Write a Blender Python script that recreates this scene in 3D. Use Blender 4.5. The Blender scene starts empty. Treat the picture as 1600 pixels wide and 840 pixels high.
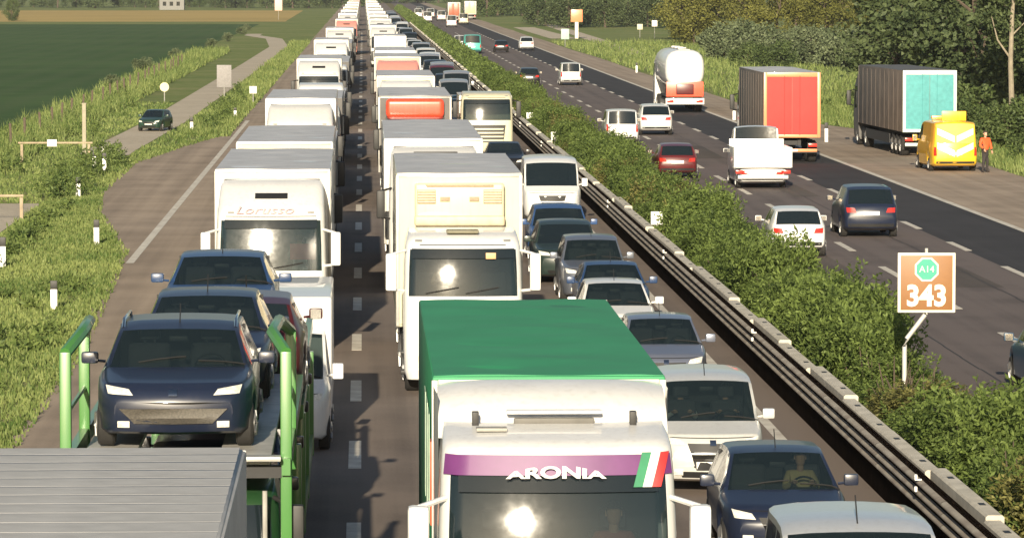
import bpy, bmesh, math, random
from mathutils import Vector, Matrix
from mathutils.bvhtree import BVHTree

R = math.radians
scene = bpy.context.scene
COL = scene.collection
# ---------------------------------------------------------------- camera
FPX, CAMH = 6900.0, 8.2          # focal length in photo pixels, height of the overpass eye point
cam_d = bpy.data.cameras.new('camera')
cam = bpy.data.objects.new('camera', cam_d)
COL.objects.link(cam)
cam.location = (0, 0, CAMH)
cam.rotation_euler = (math.pi / 2 - math.atan(448 / FPX), 0, -math.atan(233 / FPX))
cam_d.sensor_width = 36
cam_d.lens = 36 * FPX / 1600
cam_d.clip_start = 0.5
cam_d.clip_end = 9000
scene.camera = cam
# ---------------------------------------------------------------- sky, sun, exposure
SUN_EL, SUN_AZ = R(16.5), R(5.8)      # low sun behind the camera, a little to its left
w = bpy.data.worlds.new('World')
scene.world = w
w.use_nodes = True
nt = w.node_tree
sky = nt.nodes.new('ShaderNodeTexSky')
sky.sky_type = 'NISHITA'
sky.sun_disc = False
sky.sun_elevation = SUN_EL
sky.sun_rotation = math.pi + SUN_AZ
sky.air_density = 1.0
sky.dust_density = 1.5
bg = nt.nodes['Background']
nt.links.new(sky.outputs[0], bg.inputs[0])
bg.inputs[1].default_value = 0.056
sun_d = bpy.data.lights.new('sun', 'SUN')
sun_d.energy = 5.0
sun_d.angle = R(0.5)
sun_d.color = (1.0, 0.87, 0.66)
sun = bpy.data.objects.new('sun', sun_d)
COL.objects.link(sun)
sdir = Vector((-math.sin(SUN_AZ) * math.cos(SUN_EL), -math.cos(SUN_AZ) * math.cos(SUN_EL), math.sin(SUN_EL)))
sun.rotation_euler = sdir.to_track_quat('Z', 'Y').to_euler()
sun.location = (-60, -200, 80)
vs = scene.view_settings
vs.view_transform = 'Standard'
vs.look = 'None'
vs.exposure = 0.76
vs.gamma = 1
vs.use_curve_mapping = False
try:
    scene.cycles.max_bounces = 6
    scene.cycles.transparent_max_bounces = 12
    scene.cycles.sample_clamp_indirect = 4
    scene.cycles.use_denoising = True
except Exception:
    pass

def PX(px, d):
    return (px - 567.0) * d / FPX

# ---------------------------------------------------------------- materials
MATS = {}
def mat(name, col, rough=0.5, metal=0.0, vary=0.12, scale=6.0, bump=0.0, bscale=None, coat=0.0, spec=0.5, col2=None, coord='Object'):
    if name in MATS:
        return MATS[name]
    m = bpy.data.materials.new(name)
    m.use_nodes = True
    n = m.node_tree.nodes
    l = m.node_tree.links
    b = n['Principled BSDF']
    b.inputs['Roughness'].default_value = rough
    b.inputs['Metallic'].default_value = metal
    b.inputs['Specular IOR Level'].default_value = spec
    if coat:
        b.inputs['Coat Weight'].default_value = coat
        b.inputs['Coat Roughness'].default_value = 0.056
    tc = n.new('ShaderNodeTexCoord')
    nz = n.new('ShaderNodeTexNoise')
    nz.inputs['Scale'].default_value = scale
    nz.inputs['Detail'].default_value = 5
    nz.inputs['Roughness'].default_value = 0.6
    l.new(tc.outputs[coord], nz.inputs['Vector'])
    rp = n.new('ShaderNodeValToRGB')
    rp.color_ramp.elements[0].position = 0.3
    rp.color_ramp.elements[1].position = 0.7
    c2 = col2 if col2 else tuple(c * (1 - 2 * vary) for c in col)
    rp.color_ramp.elements[0].color = (*c2, 1)
    rp.color_ramp.elements[1].color = (*col, 1)
    l.new(nz.outputs['Fac'], rp.inputs['Fac'])
    l.new(rp.outputs['Color'], b.inputs['Base Color'])
    if bump:
        nb = n.new('ShaderNodeTexNoise')
        nb.inputs['Scale'].default_value = bscale or scale * 6
        nb.inputs['Detail'].default_value = 3
        l.new(tc.outputs[coord], nb.inputs['Vector'])
        bp = n.new('ShaderNodeBump')
        bp.inputs['Strength'].default_value = bump
        bp.inputs['Distance'].default_value = 0.02
        l.new(nb.outputs['Fac'], bp.inputs['Height'])
        l.new(bp.outputs['Normal'], b.inputs['Normal'])
    MATS[name] = m
    return m

def glass_mat(name, tint, clear, rough=0.05, spec=0.6):
    m = bpy.data.materials.new(name)
    m.use_nodes = True
    n = m.node_tree.nodes
    l = m.node_tree.links
    out = n['Material Output']
    b = n['Principled BSDF']
    b.inputs['Base Color'].default_value = (*tint, 1)
    b.inputs['Roughness'].default_value = rough
    b.inputs['Specular IOR Level'].default_value = spec
    tc = n.new('ShaderNodeTexCoord')
    nz = n.new('ShaderNodeTexNoise')
    nz.inputs['Scale'].default_value = 9
    l.new(tc.outputs['Object'], nz.inputs['Vector'])
    mr = n.new('ShaderNodeMapRange')
    mr.inputs['To Min'].default_value = rough * 0.7
    mr.inputs['To Max'].default_value = rough * 1.5
    l.new(nz.outputs['Fac'], mr.inputs['Value'])
    l.new(mr.outputs['Result'], b.inputs['Roughness'])
    tr = n.new('ShaderNodeBsdfTransparent')
    tr.inputs['Color'].default_value = (0.62, 0.72, 0.70, 1)
    mx = n.new('ShaderNodeMixShader')
    mx.inputs['Fac'].default_value = clear
    l.new(b.outputs[0], mx.inputs[1])
    l.new(tr.outputs[0], mx.inputs[2])
    l.new(mx.outputs[0], out.inputs['Surface'])
    MATS[name] = m
    return m

def leaf_mat(name, dark, light, scale=1.2, trans=0.25):
    m = bpy.data.materials.new(name)
    m.use_nodes = True
    n = m.node_tree.nodes
    l = m.node_tree.links
    out = n['Material Output']
    b = n['Principled BSDF']
    b.inputs['Roughness'].default_value = 0.6
    b.inputs['Specular IOR Level'].default_value = 0.25
    tc = n.new('ShaderNodeTexCoord')
    oi = n.new('ShaderNodeObjectInfo')
    nz = n.new('ShaderNodeTexNoise')
    nz.noise_dimensions = '4D'
    nz.inputs['Scale'].default_value = scale
    nz.inputs['Detail'].default_value = 4
    mm = n.new('ShaderNodeMath'); mm.operation = 'MULTIPLY'
    mm.inputs[1].default_value = 37.0
    l.new(oi.outputs['Random'], mm.inputs[0])
    l.new(mm.outputs[0], nz.inputs['W'])
    l.new(tc.outputs['Object'], nz.inputs['Vector'])
    n2 = n.new('ShaderNodeTexWhiteNoise')
    n2.noise_dimensions = '3D'
    geo = n.new('ShaderNodeNewGeometry')
    sc = n.new('ShaderNodeVectorMath'); sc.operation = 'SNAP'
    sc.inputs[1].default_value = (0.12, 0.12, 0.12)
    l.new(geo.outputs['Position'], sc.inputs[0])
    l.new(sc.outputs[0], n2.inputs['Vector'])
    ad = n.new('ShaderNodeMath'); ad.operation = 'MULTIPLY_ADD'
    ad.inputs[1].default_value = 0.45
    l.new(n2.outputs['Value'], ad.inputs[0])
    l.new(nz.outputs['Fac'], ad.inputs[2])
    rp = n.new('ShaderNodeValToRGB')
    rp.color_ramp.elements[0].position = 0.42
    rp.color_ramp.elements[1].position = 0.98
    rp.color_ramp.elements[0].color = (*dark, 1)
    rp.color_ramp.elements[1].color = (*light, 1)
    l.new(ad.outputs[0], rp.inputs['Fac'])
    l.new(rp.outputs[0], b.inputs['Base Color'])
    t = n.new('ShaderNodeBsdfTranslucent')
    l.new(rp.outputs[0], t.inputs['Color'])
    mx = n.new('ShaderNodeMixShader')
    mx.inputs['Fac'].default_value = trans
    l.new(b.outputs[0], mx.inputs[1])
    l.new(t.outputs[0], mx.inputs[2])
    l.new(mx.outputs[0], out.inputs['Surface'])
    MATS[name] = m
    return m

def road_mat(name, a, b2, streak=0.5):
    """asphalt: fine grain, patches and lengthwise wheel-track streaks"""
    m = bpy.data.materials.new(name)
    m.use_nodes = True
    n = m.node_tree.nodes
    l = m.node_tree.links
    b = n['Principled BSDF']
    b.inputs['Roughness'].default_value = 0.88
    b.inputs['Specular IOR Level'].default_value = 0.25
    tc = n.new('ShaderNodeTexCoord')
    mp = n.new('ShaderNodeMapping')
    mp.inputs['Scale'].default_value = (1.6, 0.02, 1)
    l.new(tc.outputs['Object'], mp.inputs['Vector'])
    n1 = n.new('ShaderNodeTexNoise'); n1.inputs['Scale'].default_value = 1.0; n1.inputs['Detail'].default_value = 4
    l.new(mp.outputs[0], n1.inputs['Vector'])
    n2 = n.new('ShaderNodeTexNoise'); n2.inputs['Scale'].default_value = 0.35; n2.inputs['Detail'].default_value = 6
    l.new(tc.outputs['Object'], n2.inputs['Vector'])
    n3 = n.new('ShaderNodeTexNoise'); n3.inputs['Scale'].default_value = 22; n3.inputs['Detail'].default_value = 2
    l.new(tc.outputs['Object'], n3.inputs['Vector'])
    a1 = n.new('ShaderNodeMath'); a1.operation = 'MULTIPLY_ADD'; a1.inputs[1].default_value = streak
    l.new(n1.outputs['Fac'], a1.inputs[0])
    s2 = n.new('ShaderNodeMath'); s2.operation = 'MULTIPLY'; s2.inputs[1].default_value = 0.5
    l.new(n2.outputs['Fac'], s2.inputs[0])
    l.new(s2.outputs[0], a1.inputs[2])
    a2 = n.new('ShaderNodeMath'); a2.operation = 'MULTIPLY_ADD'; a2.inputs[1].default_value = 0.25
    l.new(n3.outputs['Fac'], a2.inputs[0])
    l.new(a1.outputs[0], a2.inputs[2])
    rp = n.new('ShaderNodeValToRGB')
    rp.color_ramp.elements[0].position = 0.42
    rp.color_ramp.elements[1].position = 0.76
    rp.color_ramp.elements[0].color = (*a, 1)
    rp.color_ramp.elements[1].color = (*b2, 1)
    l.new(a2.outputs[0], rp.inputs['Fac'])
    l.new(rp.outputs[0], b.inputs['Base Color'])
    MATS[name] = m
    return m

def ground_mat(name, cols, s1=0.12, s2=1.4):
    m = bpy.data.materials.new(name)
    m.use_nodes = True
    n = m.node_tree.nodes
    l = m.node_tree.links
    b = n['Principled BSDF']
    b.inputs['Roughness'].default_value = 0.95
    b.inputs['Specular IOR Level'].default_value = 0.1
    tc = n.new('ShaderNodeTexCoord')
    n1 = n.new('ShaderNodeTexNoise'); n1.inputs['Scale'].default_value = s1; n1.inputs['Detail'].default_value = 6
    n2 = n.new('ShaderNodeTexNoise'); n2.inputs['Scale'].default_value = s2; n2.inputs['Detail'].default_value = 5
    l.new(tc.outputs['Object'], n1.inputs['Vector'])
    l.new(tc.outputs['Object'], n2.inputs['Vector'])
    ad = n.new('ShaderNodeMath'); ad.operation = 'MULTIPLY_ADD'; ad.inputs[1].default_value = 0.5
    l.new(n2.outputs['Fac'], ad.inputs[0])
    hf = n.new('ShaderNodeMath'); hf.operation = 'MULTIPLY'; hf.inputs[1].default_value = 0.6
    l.new(n1.outputs['Fac'], hf.inputs[0])
    l.new(hf.outputs[0], ad.inputs[2])
    rp = n.new('ShaderNodeValToRGB')
    els = rp.color_ramp.elements
    els[0].position = 0.36; els[0].color = (*cols[0], 1)
    els[1].position = 0.74; els[1].color = (*cols[-1], 1)
    for i, c in enumerate(cols[1:-1]):
        e = els.new(0.36 + 0.38 * (i + 1) / (len(cols) - 1)); e.color = (*c, 1)
    l.new(ad.outputs[0], rp.inputs['Fac'])
    l.new(rp.outputs[0], b.inputs['Base Color'])
    bp = n.new('ShaderNodeBump'); bp.inputs['Strength'].default_value = 0.6; bp.inputs['Distance'].default_value = 0.15
    l.new(n2.outputs['Fac'], bp.inputs['Height'])
    l.new(bp.outputs[0], b.inputs['Normal'])
    MATS[name] = m
    return m

def paint(name, col, **k):
    m = mat('paint_' + name, col, rough=k.get('rough', 0.35), coat=k.get('coat', 0.6 if max(col) > .2 else 0.3), vary=k.get('vary', 0.05), scale=1.3, metal=k.get('metal', 0.0))
    if 'grime' not in m:          # road film: streaks that run down the panels
        m['grime'] = 1
        n = m.node_tree.nodes; l = m.node_tree.links
        b = n['Principled BSDF']; src = b.inputs['Base Color'].links[0].from_socket
        tc = n.new('ShaderNodeTexCoord'); mp = n.new('ShaderNodeMapping'); mp.inputs['Scale'].default_value = (5.5, 5.5, .5)
        l.new(tc.outputs['Object'], mp.inputs['Vector'])
        nz = n.new('ShaderNodeTexNoise'); nz.inputs['Scale'].default_value = 2.2; nz.inputs['Detail'].default_value = 6; nz.inputs['Roughness'].default_value = .65
        l.new(mp.outputs[0], nz.inputs['Vector'])
        mr = n.new('ShaderNodeMapRange'); mr.inputs['From Min'].default_value = .5; mr.inputs['From Max'].default_value = .8; mr.inputs['To Max'].default_value = .24 if max(col) > .3 else .03
        l.new(nz.outputs['Fac'], mr.inputs['Value'])
        mx = n.new('ShaderNodeMix'); mx.data_type = 'RGBA'
        l.new(mr.outputs[0], mx.inputs['Factor']); l.new(src, mx.inputs['A'])
        mx.inputs['B'].default_value = (.24, .20, .155, 1)
        l.new(mx.outputs['Result'], b.inputs['Base Color'])
    return m

GLASS = glass_mat('tinted_glass', (0.012, 0.02, 0.024), 0.36, 0.045)
GLASS_D = glass_mat('dark_glass', (0.01, 0.016, 0.02), 0.12, 0.06)
GLASS_R = glass_mat('dusty_windscreen', (0.014, 0.028, 0.032), 0.28, 0.11, 0.9)
GLASS_T = glass_mat('lorry_windscreen', (0.012, 0.022, 0.026), 0.30, 0.06, 0.9)
BLACK = mat('black_plastic', (0.018, 0.018, 0.018), 0.55)
RUBBER = mat('tyre_rubber', (0.022, 0.021, 0.02), 0.85)
RIM = mat('wheel_alloy', (0.42, 0.42, 0.42), 0.35, 0.8)
STEEL = mat('galvanised_steel', (0.50, 0.49, 0.46), 0.5, 0.35, vary=0.18, scale=3)
CHASSIS = mat('chassis_black', (0.03, 0.03, 0.032), 0.7)
LAMP = mat('headlamp_glass', (0.86, 0.84, 0.76), 0.12, 0.0, coat=1.0, vary=0.2, scale=20)
REDLAMP = mat('red_lamp', (0.55, 0.03, 0.02), 0.2, coat=0.8, scale=20)
AMBER = mat('amber_lamp', (0.85, 0.36, 0.03), 0.25, coat=0.6, scale=20)
PLATE = mat('plate_white', (0.82, 0.82, 0.78), 0.4, vary=0.06, scale=15)
CLOTH = mat('seat_cloth', (0.06, 0.06, 0.065), 0.9, scale=12)
DASH = mat('dashboard_grey', (0.035, 0.035, 0.037), 0.8)
CHROME = mat('chrome_trim', (0.6, 0.6, 0.6), 0.15, 1.0, vary=0.03)
WHITE = paint('white', (0.66, 0.66, 0.64))
WHITE2 = paint('clean_white', (0.71, 0.715, 0.71))
CREAM = paint('cream', (0.57, 0.545, 0.40))
SILVER = paint('silver', (0.46, 0.47, 0.48), metal=0.5)
GREY = paint('grey_blue', (0.16, 0.175, 0.21), metal=0.4)
NAVY = paint('navy', (0.012, 0.018, 0.04))
BLUE = paint('blue', (0.02, 0.05, 0.13))
DKGREEN = paint('dark_green', (0.02, 0.035, 0.03))
BLACKP = paint('black', (0.012, 0.012, 0.014))
DKRED = paint('dark_red', (0.10, 0.012, 0.014))
REDP = mat('red_door', (0.70, 0.045, 0.04), 0.75, vary=0.06, scale=1.5)
PINK = paint('salmon', (0.72, 0.30, 0.24))
TEAL = paint('teal', (0.06, 0.40, 0.36))
GREENC = paint('carrier_green', (0.06, 0.20, 0.045))
YELLOW = paint('yellow', (0.85, 0.50, 0.02))
ROOFG = mat('grey_tarpaulin', (0.52, 0.53, 0.55), 0.6, vary=0.12, scale=1.5, bump=0.15)
GREENT = mat('green_tarpaulin', (0.028, 0.28, 0.115), 0.6, vary=0.10, scale=0.8, bump=0.1, bscale=4)
BEIGE = mat('box_beige_plastic', (0.60, 0.50, 0.36), 0.5)
BROWNC = mat('brown_curtain', (0.21, 0.165, 0.135), 0.6, vary=0.2, scale=1.0)
GREYC = mat('grey_curtain', (0.12, 0.115, 0.11), 0.6, vary=0.2, scale=1.0)
ALU = mat('ribbed_aluminium', (0.50, 0.495, 0.48), 0.65, 0.0, vary=0.12, scale=2.0)

# ---------------------------------------------------------------- mesh helpers
class MB:
    def __init__(s):
        s.v = []; s.f = []
    def grid(s, rows, flip=False):
        o = len(s.v); m = len(rows[0])
        for r in rows:
            s.v.extend([tuple(p) for p in r])
        for i in range(len(rows) - 1):
            for j in range(m - 1):
                q = [o + i * m + j, o + i * m + j + 1, o + (i + 1) * m + j + 1, o + (i + 1) * m + j]
                s.f.append(q[::-1] if flip else q)
        return s
    def box(s, x0, x1, y0, y1, z0, z1):
        o = len(s.v)
        s.v += [(x0, y0, z0), (x1, y0, z0), (x1, y1, z0), (x0, y1, z0), (x0, y0, z1), (x1, y0, z1), (x1, y1, z1), (x0, y1, z1)]
        for q in ((0, 3, 2, 1), (4, 5, 6, 7), (0, 1, 5, 4), (1, 2, 6, 5), (2, 3, 7, 6), (3, 0, 4, 7)):
            s.f.append([o + i for i in q])
        return s
    def rbox(s, x0, x1, y0, y1, z0, z1, r=0.03, seg=2):
        bm = bmesh.new()
        bmesh.ops.create_cube(bm, size=1)
        for v in bm.verts:
            v.co = Vector(((x0 + x1) / 2 + v.co.x * (x1 - x0), (y0 + y1) / 2 + v.co.y * (y1 - y0), (z0 + z1) / 2 + v.co.z * (z1 - z0)))
        bmesh.ops.bevel(bm, geom=bm.edges[:], offset=r, segments=seg, profile=0.6, affect='EDGES')
        s.addbm(bm)
        return s
    def addbm(s, bm):
        o = len(s.v)
        bm.verts.index_update()
        for v in bm.verts:
            s.v.append(tuple(v.co))
        for f in bm.faces:
            s.f.append([o + v.index for v in f.verts])
        bm.free()
    def tube(s, pts, r, n=8):
        pts = [Vector(p) for p in pts]
        rr = r if isinstance(r, (list, tuple)) else [r] * len(pts)
        rings = []
        for i, p in enumerate(pts):
            t = (pts[min(i + 1, len(pts) - 1)] - pts[max(i - 1, 0)]).normalized()
            a = Vector((0, 0, 1)) if abs(t.z) < 0.9 else Vector((1, 0, 0))
            u = t.cross(a).normalized(); q = t.cross(u)
            rings.append([p + (u * math.cos(2 * math.pi * k / n) + q * math.sin(2 * math.pi * k / n)) * rr[i] for k in range(n)])
        o = len(s.v)
        for g in rings:
            s.v.extend([tuple(p) for p in g])
        for i in range(len(rings) - 1):
            for k in range(n):
                k2 = (k + 1) % n
                s.f.append([o + i * n + k, o + i * n + k2, o + (i + 1) * n + k2, o + (i + 1) * n + k])
        s.f.append([o + k for k in range(n)][::-1])
        s.f.append([o + (len(rings) - 1) * n + k for k in range(n)])
        return s
    def lathe(s, prof, n=20, cx=0, cy=0, cz=0):
        """profile of (x along the axle, radius); axle along X"""
        o = len(s.v)
        for (x, r) in prof:
            for k in range(n):
                a = 2 * math.pi * k / n
                s.v.append((cx + x, cy + r * math.cos(a), cz + r * math.sin(a)))
        for i in range(len(prof) - 1):
            for k in range(n):
                k2 = (k + 1) % n
                s.f.append([o + i * n + k, o + i * n + k2, o + (i + 1) * n + k2, o + (i + 1) * n + k])
        s.f.append([o + k for k in range(n)][::-1])
        s.f.append([o + (len(prof) - 1) * n + k for k in range(n)])
        return s
    def poly(s, pts):
        o = len(s.v)
        s.v.extend([tuple(p) for p in pts])
        s.f.append(list(range(o, o + len(pts))))
        return s
    def prism(s, outline, y0, y1):
        """outline of (x, z) extruded from y0 to y1"""
        o = len(s.v); n = len(outline)
        s.v += [(x, y0, z) for x, z in outline] + [(x, y1, z) for x, z in outline]
        s.f.append([o + i for i in range(n)])
        s.f.append([o + n + i for i in range(n)][::-1])
        for i in range(n):
            j = (i + 1) % n
            s.f.append([o + j, o + i, o + n + i, o + n + j])
        return s
    def mesh(s, name, smooth=38, fix=False):
        me = bpy.data.meshes.new(name)
        me.from_pydata(s.v, [], s.f)
        if fix:
            bm = bmesh.new(); bm.from_mesh(me)
            bmesh.ops.remove_doubles(bm, verts=bm.verts, dist=0.0005)
            bmesh.ops.recalc_face_normals(bm, faces=bm.faces)
            bm.to_mesh(me); bm.free()
        me.update()
        if smooth:
            me.shade_smooth()
            try:
                me.set_sharp_from_angle(angle=R(smooth))
            except Exception:
                pass
        me.materials.append(BLACK)
        return me

CACHE = {}
def CM(key, fn, smooth=38, fix=False):
    if key not in CACHE:
        CACHE[key] = fn().mesh(key if isinstance(key, str) else str(key[0]), smooth, fix)
    return CACHE[key]

def obj(name, me, m=None, parent=None, loc=None, rot=None, scale=None):
    o = bpy.data.objects.new(name, me)
    COL.objects.link(o)
    if parent is not None:
        o.parent = parent
    if loc is not None:
        o.location = loc
    if rot is not None:
        o.rotation_euler = rot
    if scale is not None:
        o.scale = scale
    if m is not None:
        o.material_slots[0].link = 'OBJECT'
        o.material_slots[0].material = m
    return o

def thing(name, label, cat, loc=(0, 0, 0), rz=0.0, group=None):
    o = bpy.data.objects.new(name, None)
    o.empty_display_size = 0.3
    COL.objects.link(o)
    o.location = loc
    o.rotation_euler = (0, 0, rz)
    tag(o, label, cat, group)
    return o

def tag(o, label=None, cat=None, group=None, kind=None):
    if label: o['label'] = label
    if cat: o['category'] = cat
    if group: o['group'] = group
    if kind: o['kind'] = kind
    return o

def lerp(tab, y):
    if y <= tab[0][0]: return tab[0][1]
    for (a, b), (c, d) in zip(tab, tab[1:]):
        if y <= c:
            return b + (d - b) * (y - a) / (c - a)
    return tab[-1][1]

def text_mesh(key, s, size=1.0, extrude=0.01, shear=0.0, spacing=1.0, bold=0.0):
    if key in CACHE: return CACHE[key]
    c = bpy.data.curves.new(key, 'FONT')
    c.body = s; c.size = size; c.extrude = extrude; c.shear = shear
    c.align_x = 'CENTER'; c.align_y = 'CENTER'; c.space_character = spacing
    c.resolution_u = 3
    c.offset = bold
    t = bpy.data.objects.new(key, c)
    COL.objects.link(t)
    dg = bpy.context.evaluated_depsgraph_get()
    me = bpy.data.meshes.new_from_object(t.evaluated_get(dg))
    bpy.data.objects.remove(t)
    bpy.data.curves.remove(c)
    me.materials.clear(); me.materials.append(BLACK)
    CACHE[key] = me
    return me
# ---------------------------------------------------------------- wheels
def wheel(parent, x, y, z, r=0.32, wd=0.21, name='wheel', rims=True):
    n = 18
    me = CM(('tyre', r, wd), lambda: MB().lathe([(-wd / 2, r * .62), (-wd / 2, r * .9), (-wd * .36, r), (wd * .36, r), (wd / 2, r * .9), (wd / 2, r * .62)], n))
    o = obj(name, me, RUBBER, parent, (x, y, z))
    if rims:
        def f():
            m = MB().lathe([(-.02, r * .12), (-.02, r * .6), (.02, r * .63)], n)
            for k in range(5):
                a = k * 2 * math.pi / 5
                m.tube([(.03, r * .1 * math.cos(a), r * .1 * math.sin(a)), (.02, r * .58 * math.cos(a), r * .58 * math.sin(a))], r * .09, 5)
            return m
        s = 1 if x > 0 else -1
        obj('rim', CM(('rim', r), f), RIM, o, (s * (wd / 2 - .005), 0, 0), (0, 0, 0 if s > 0 else math.pi))
    return o

# ---------------------------------------------------------------- cars and vans
# top: height of the body's centre line along the car (y from the nose), belt: height of the shoulder line
CARS = {
 'hatch': dict(L=4.05, W=1.74, H=1.48, top=[(0, .58), (.05, .70), (.22, .82), (1.0, .97), (1.15, 1.05), (1.85, 1.42), (2.3, 1.48), (3.3, 1.45), (3.68, 1.38), (3.95, 1.0), (4.02, .92), (4.05, .62)],
        belt=[(0, .56), (.05, .67), (.22, .78), (1.0, .90), (3.6, .99), (3.95, .93), (4.05, .6)], ws=(1.0, 1.85), rw=(3.68, 3.95), sw=[(1.45, 2.35), (2.42, 3.35)], wy=(.78, 3.3), roof=.74),
 'sedan': dict(L=4.4, W=1.76, H=1.44, top=[(0, .58), (.05, .68), (.22, .80), (1.1, .94), (1.25, 1.0), (2.0, 1.38), (2.4, 1.44), (3.1, 1.41), (3.4, 1.34), (3.95, 1.02), (4.3, .98), (4.38, .88), (4.4, .62)],
        belt=[(0, .56), (.05, .66), (.22, .76), (1.1, .88), (3.4, .96), (4.3, .94), (4.4, .6)], ws=(1.1, 2.0), rw=(3.4, 3.95), sw=[(1.6, 2.45), (2.52, 3.3)], wy=(.82, 3.55), roof=.72),
 'suv': dict(L=4.45, W=1.84, H=1.66, top=[(0, .70), (.05, .84), (.2, .95), (1.1, 1.08), (1.2, 1.14), (1.8, 1.56), (2.2, 1.66), (3.6, 1.63), (3.95, 1.55), (4.3, 1.1), (4.4, 1.0), (4.45, .68)],
        belt=[(0, .68), (.05, .81), (.2, .92), (1.1, 1.02), (3.9, 1.10), (4.3, 1.02), (4.45, .66)], ws=(1.1, 1.8), rw=(3.95, 4.3), sw=[(1.5, 2.45), (2.52, 3.6)], wy=(.86, 3.55), roof=.76),
 'mpv': dict(L=4.3, W=1.76, H=1.82, top=[(0, .68), (.05, .84), (.18, .98), (.8, 1.14), (.92, 1.2), (1.65, 1.72), (2.0, 1.80), (2.6, 1.82), (3.9, 1.80), (4.12, 1.74), (4.24, 1.1), (4.28, 1.0), (4.3, .6)],
        belt=[(0, .66), (.05, .81), (.18, .94), (.8, 1.07), (4.1, 1.10), (4.24, 1.05), (4.3, .58)], ws=(.8, 1.65), rw=(4.12, 4.24), sw=[(1.35, 2.35), (2.42, 3.5)], wy=(.78, 3.5), roof=.85),
 'van': dict(L=5.2, W=1.96, H=2.2, top=[(0, .72), (.05, .92), (.15, 1.06), (.6, 1.26), (.72, 1.34), (1.35, 2.02), (1.7, 2.15), (2.3, 2.2), (4.9, 2.18), (5.08, 2.1), (5.15, 1.25), (5.18, 1.1), (5.2, .6)],
        belt=[(0, .7), (.05, .89), (.15, 1.02), (.6, 1.19), (5.0, 1.25), (5.15, 1.2), (5.2, .58)], ws=(.6, 1.35), rw=(5.08, 5.15), sw=[(1.05, 1.95)], wy=(.85, 4.1), roof=.88),
 'dropside': dict(L=5.6, W=2.0, H=2.42, top=[(0, .75), (.05, .95), (.15, 1.08), (.6, 1.3), (.72, 1.38), (1.35, 2.15), (1.6, 2.35), (2.0, 2.42), (2.3, 2.38), (2.42, 1.5), (2.5, .85), (5.5, .82), (5.6, .7)],
        belt=[(0, .73), (.05, .92), (.15, 1.04), (.6, 1.22), (2.3, 1.3), (2.42, 1.25), (2.5, .8), (5.5, .78), (5.6, .66)], ws=(.6, 1.35), rw=(2.3, 2.42), sw=[(1.05, 1.95)], wy=(.85, 4.4), roof=.88),
}

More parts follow.
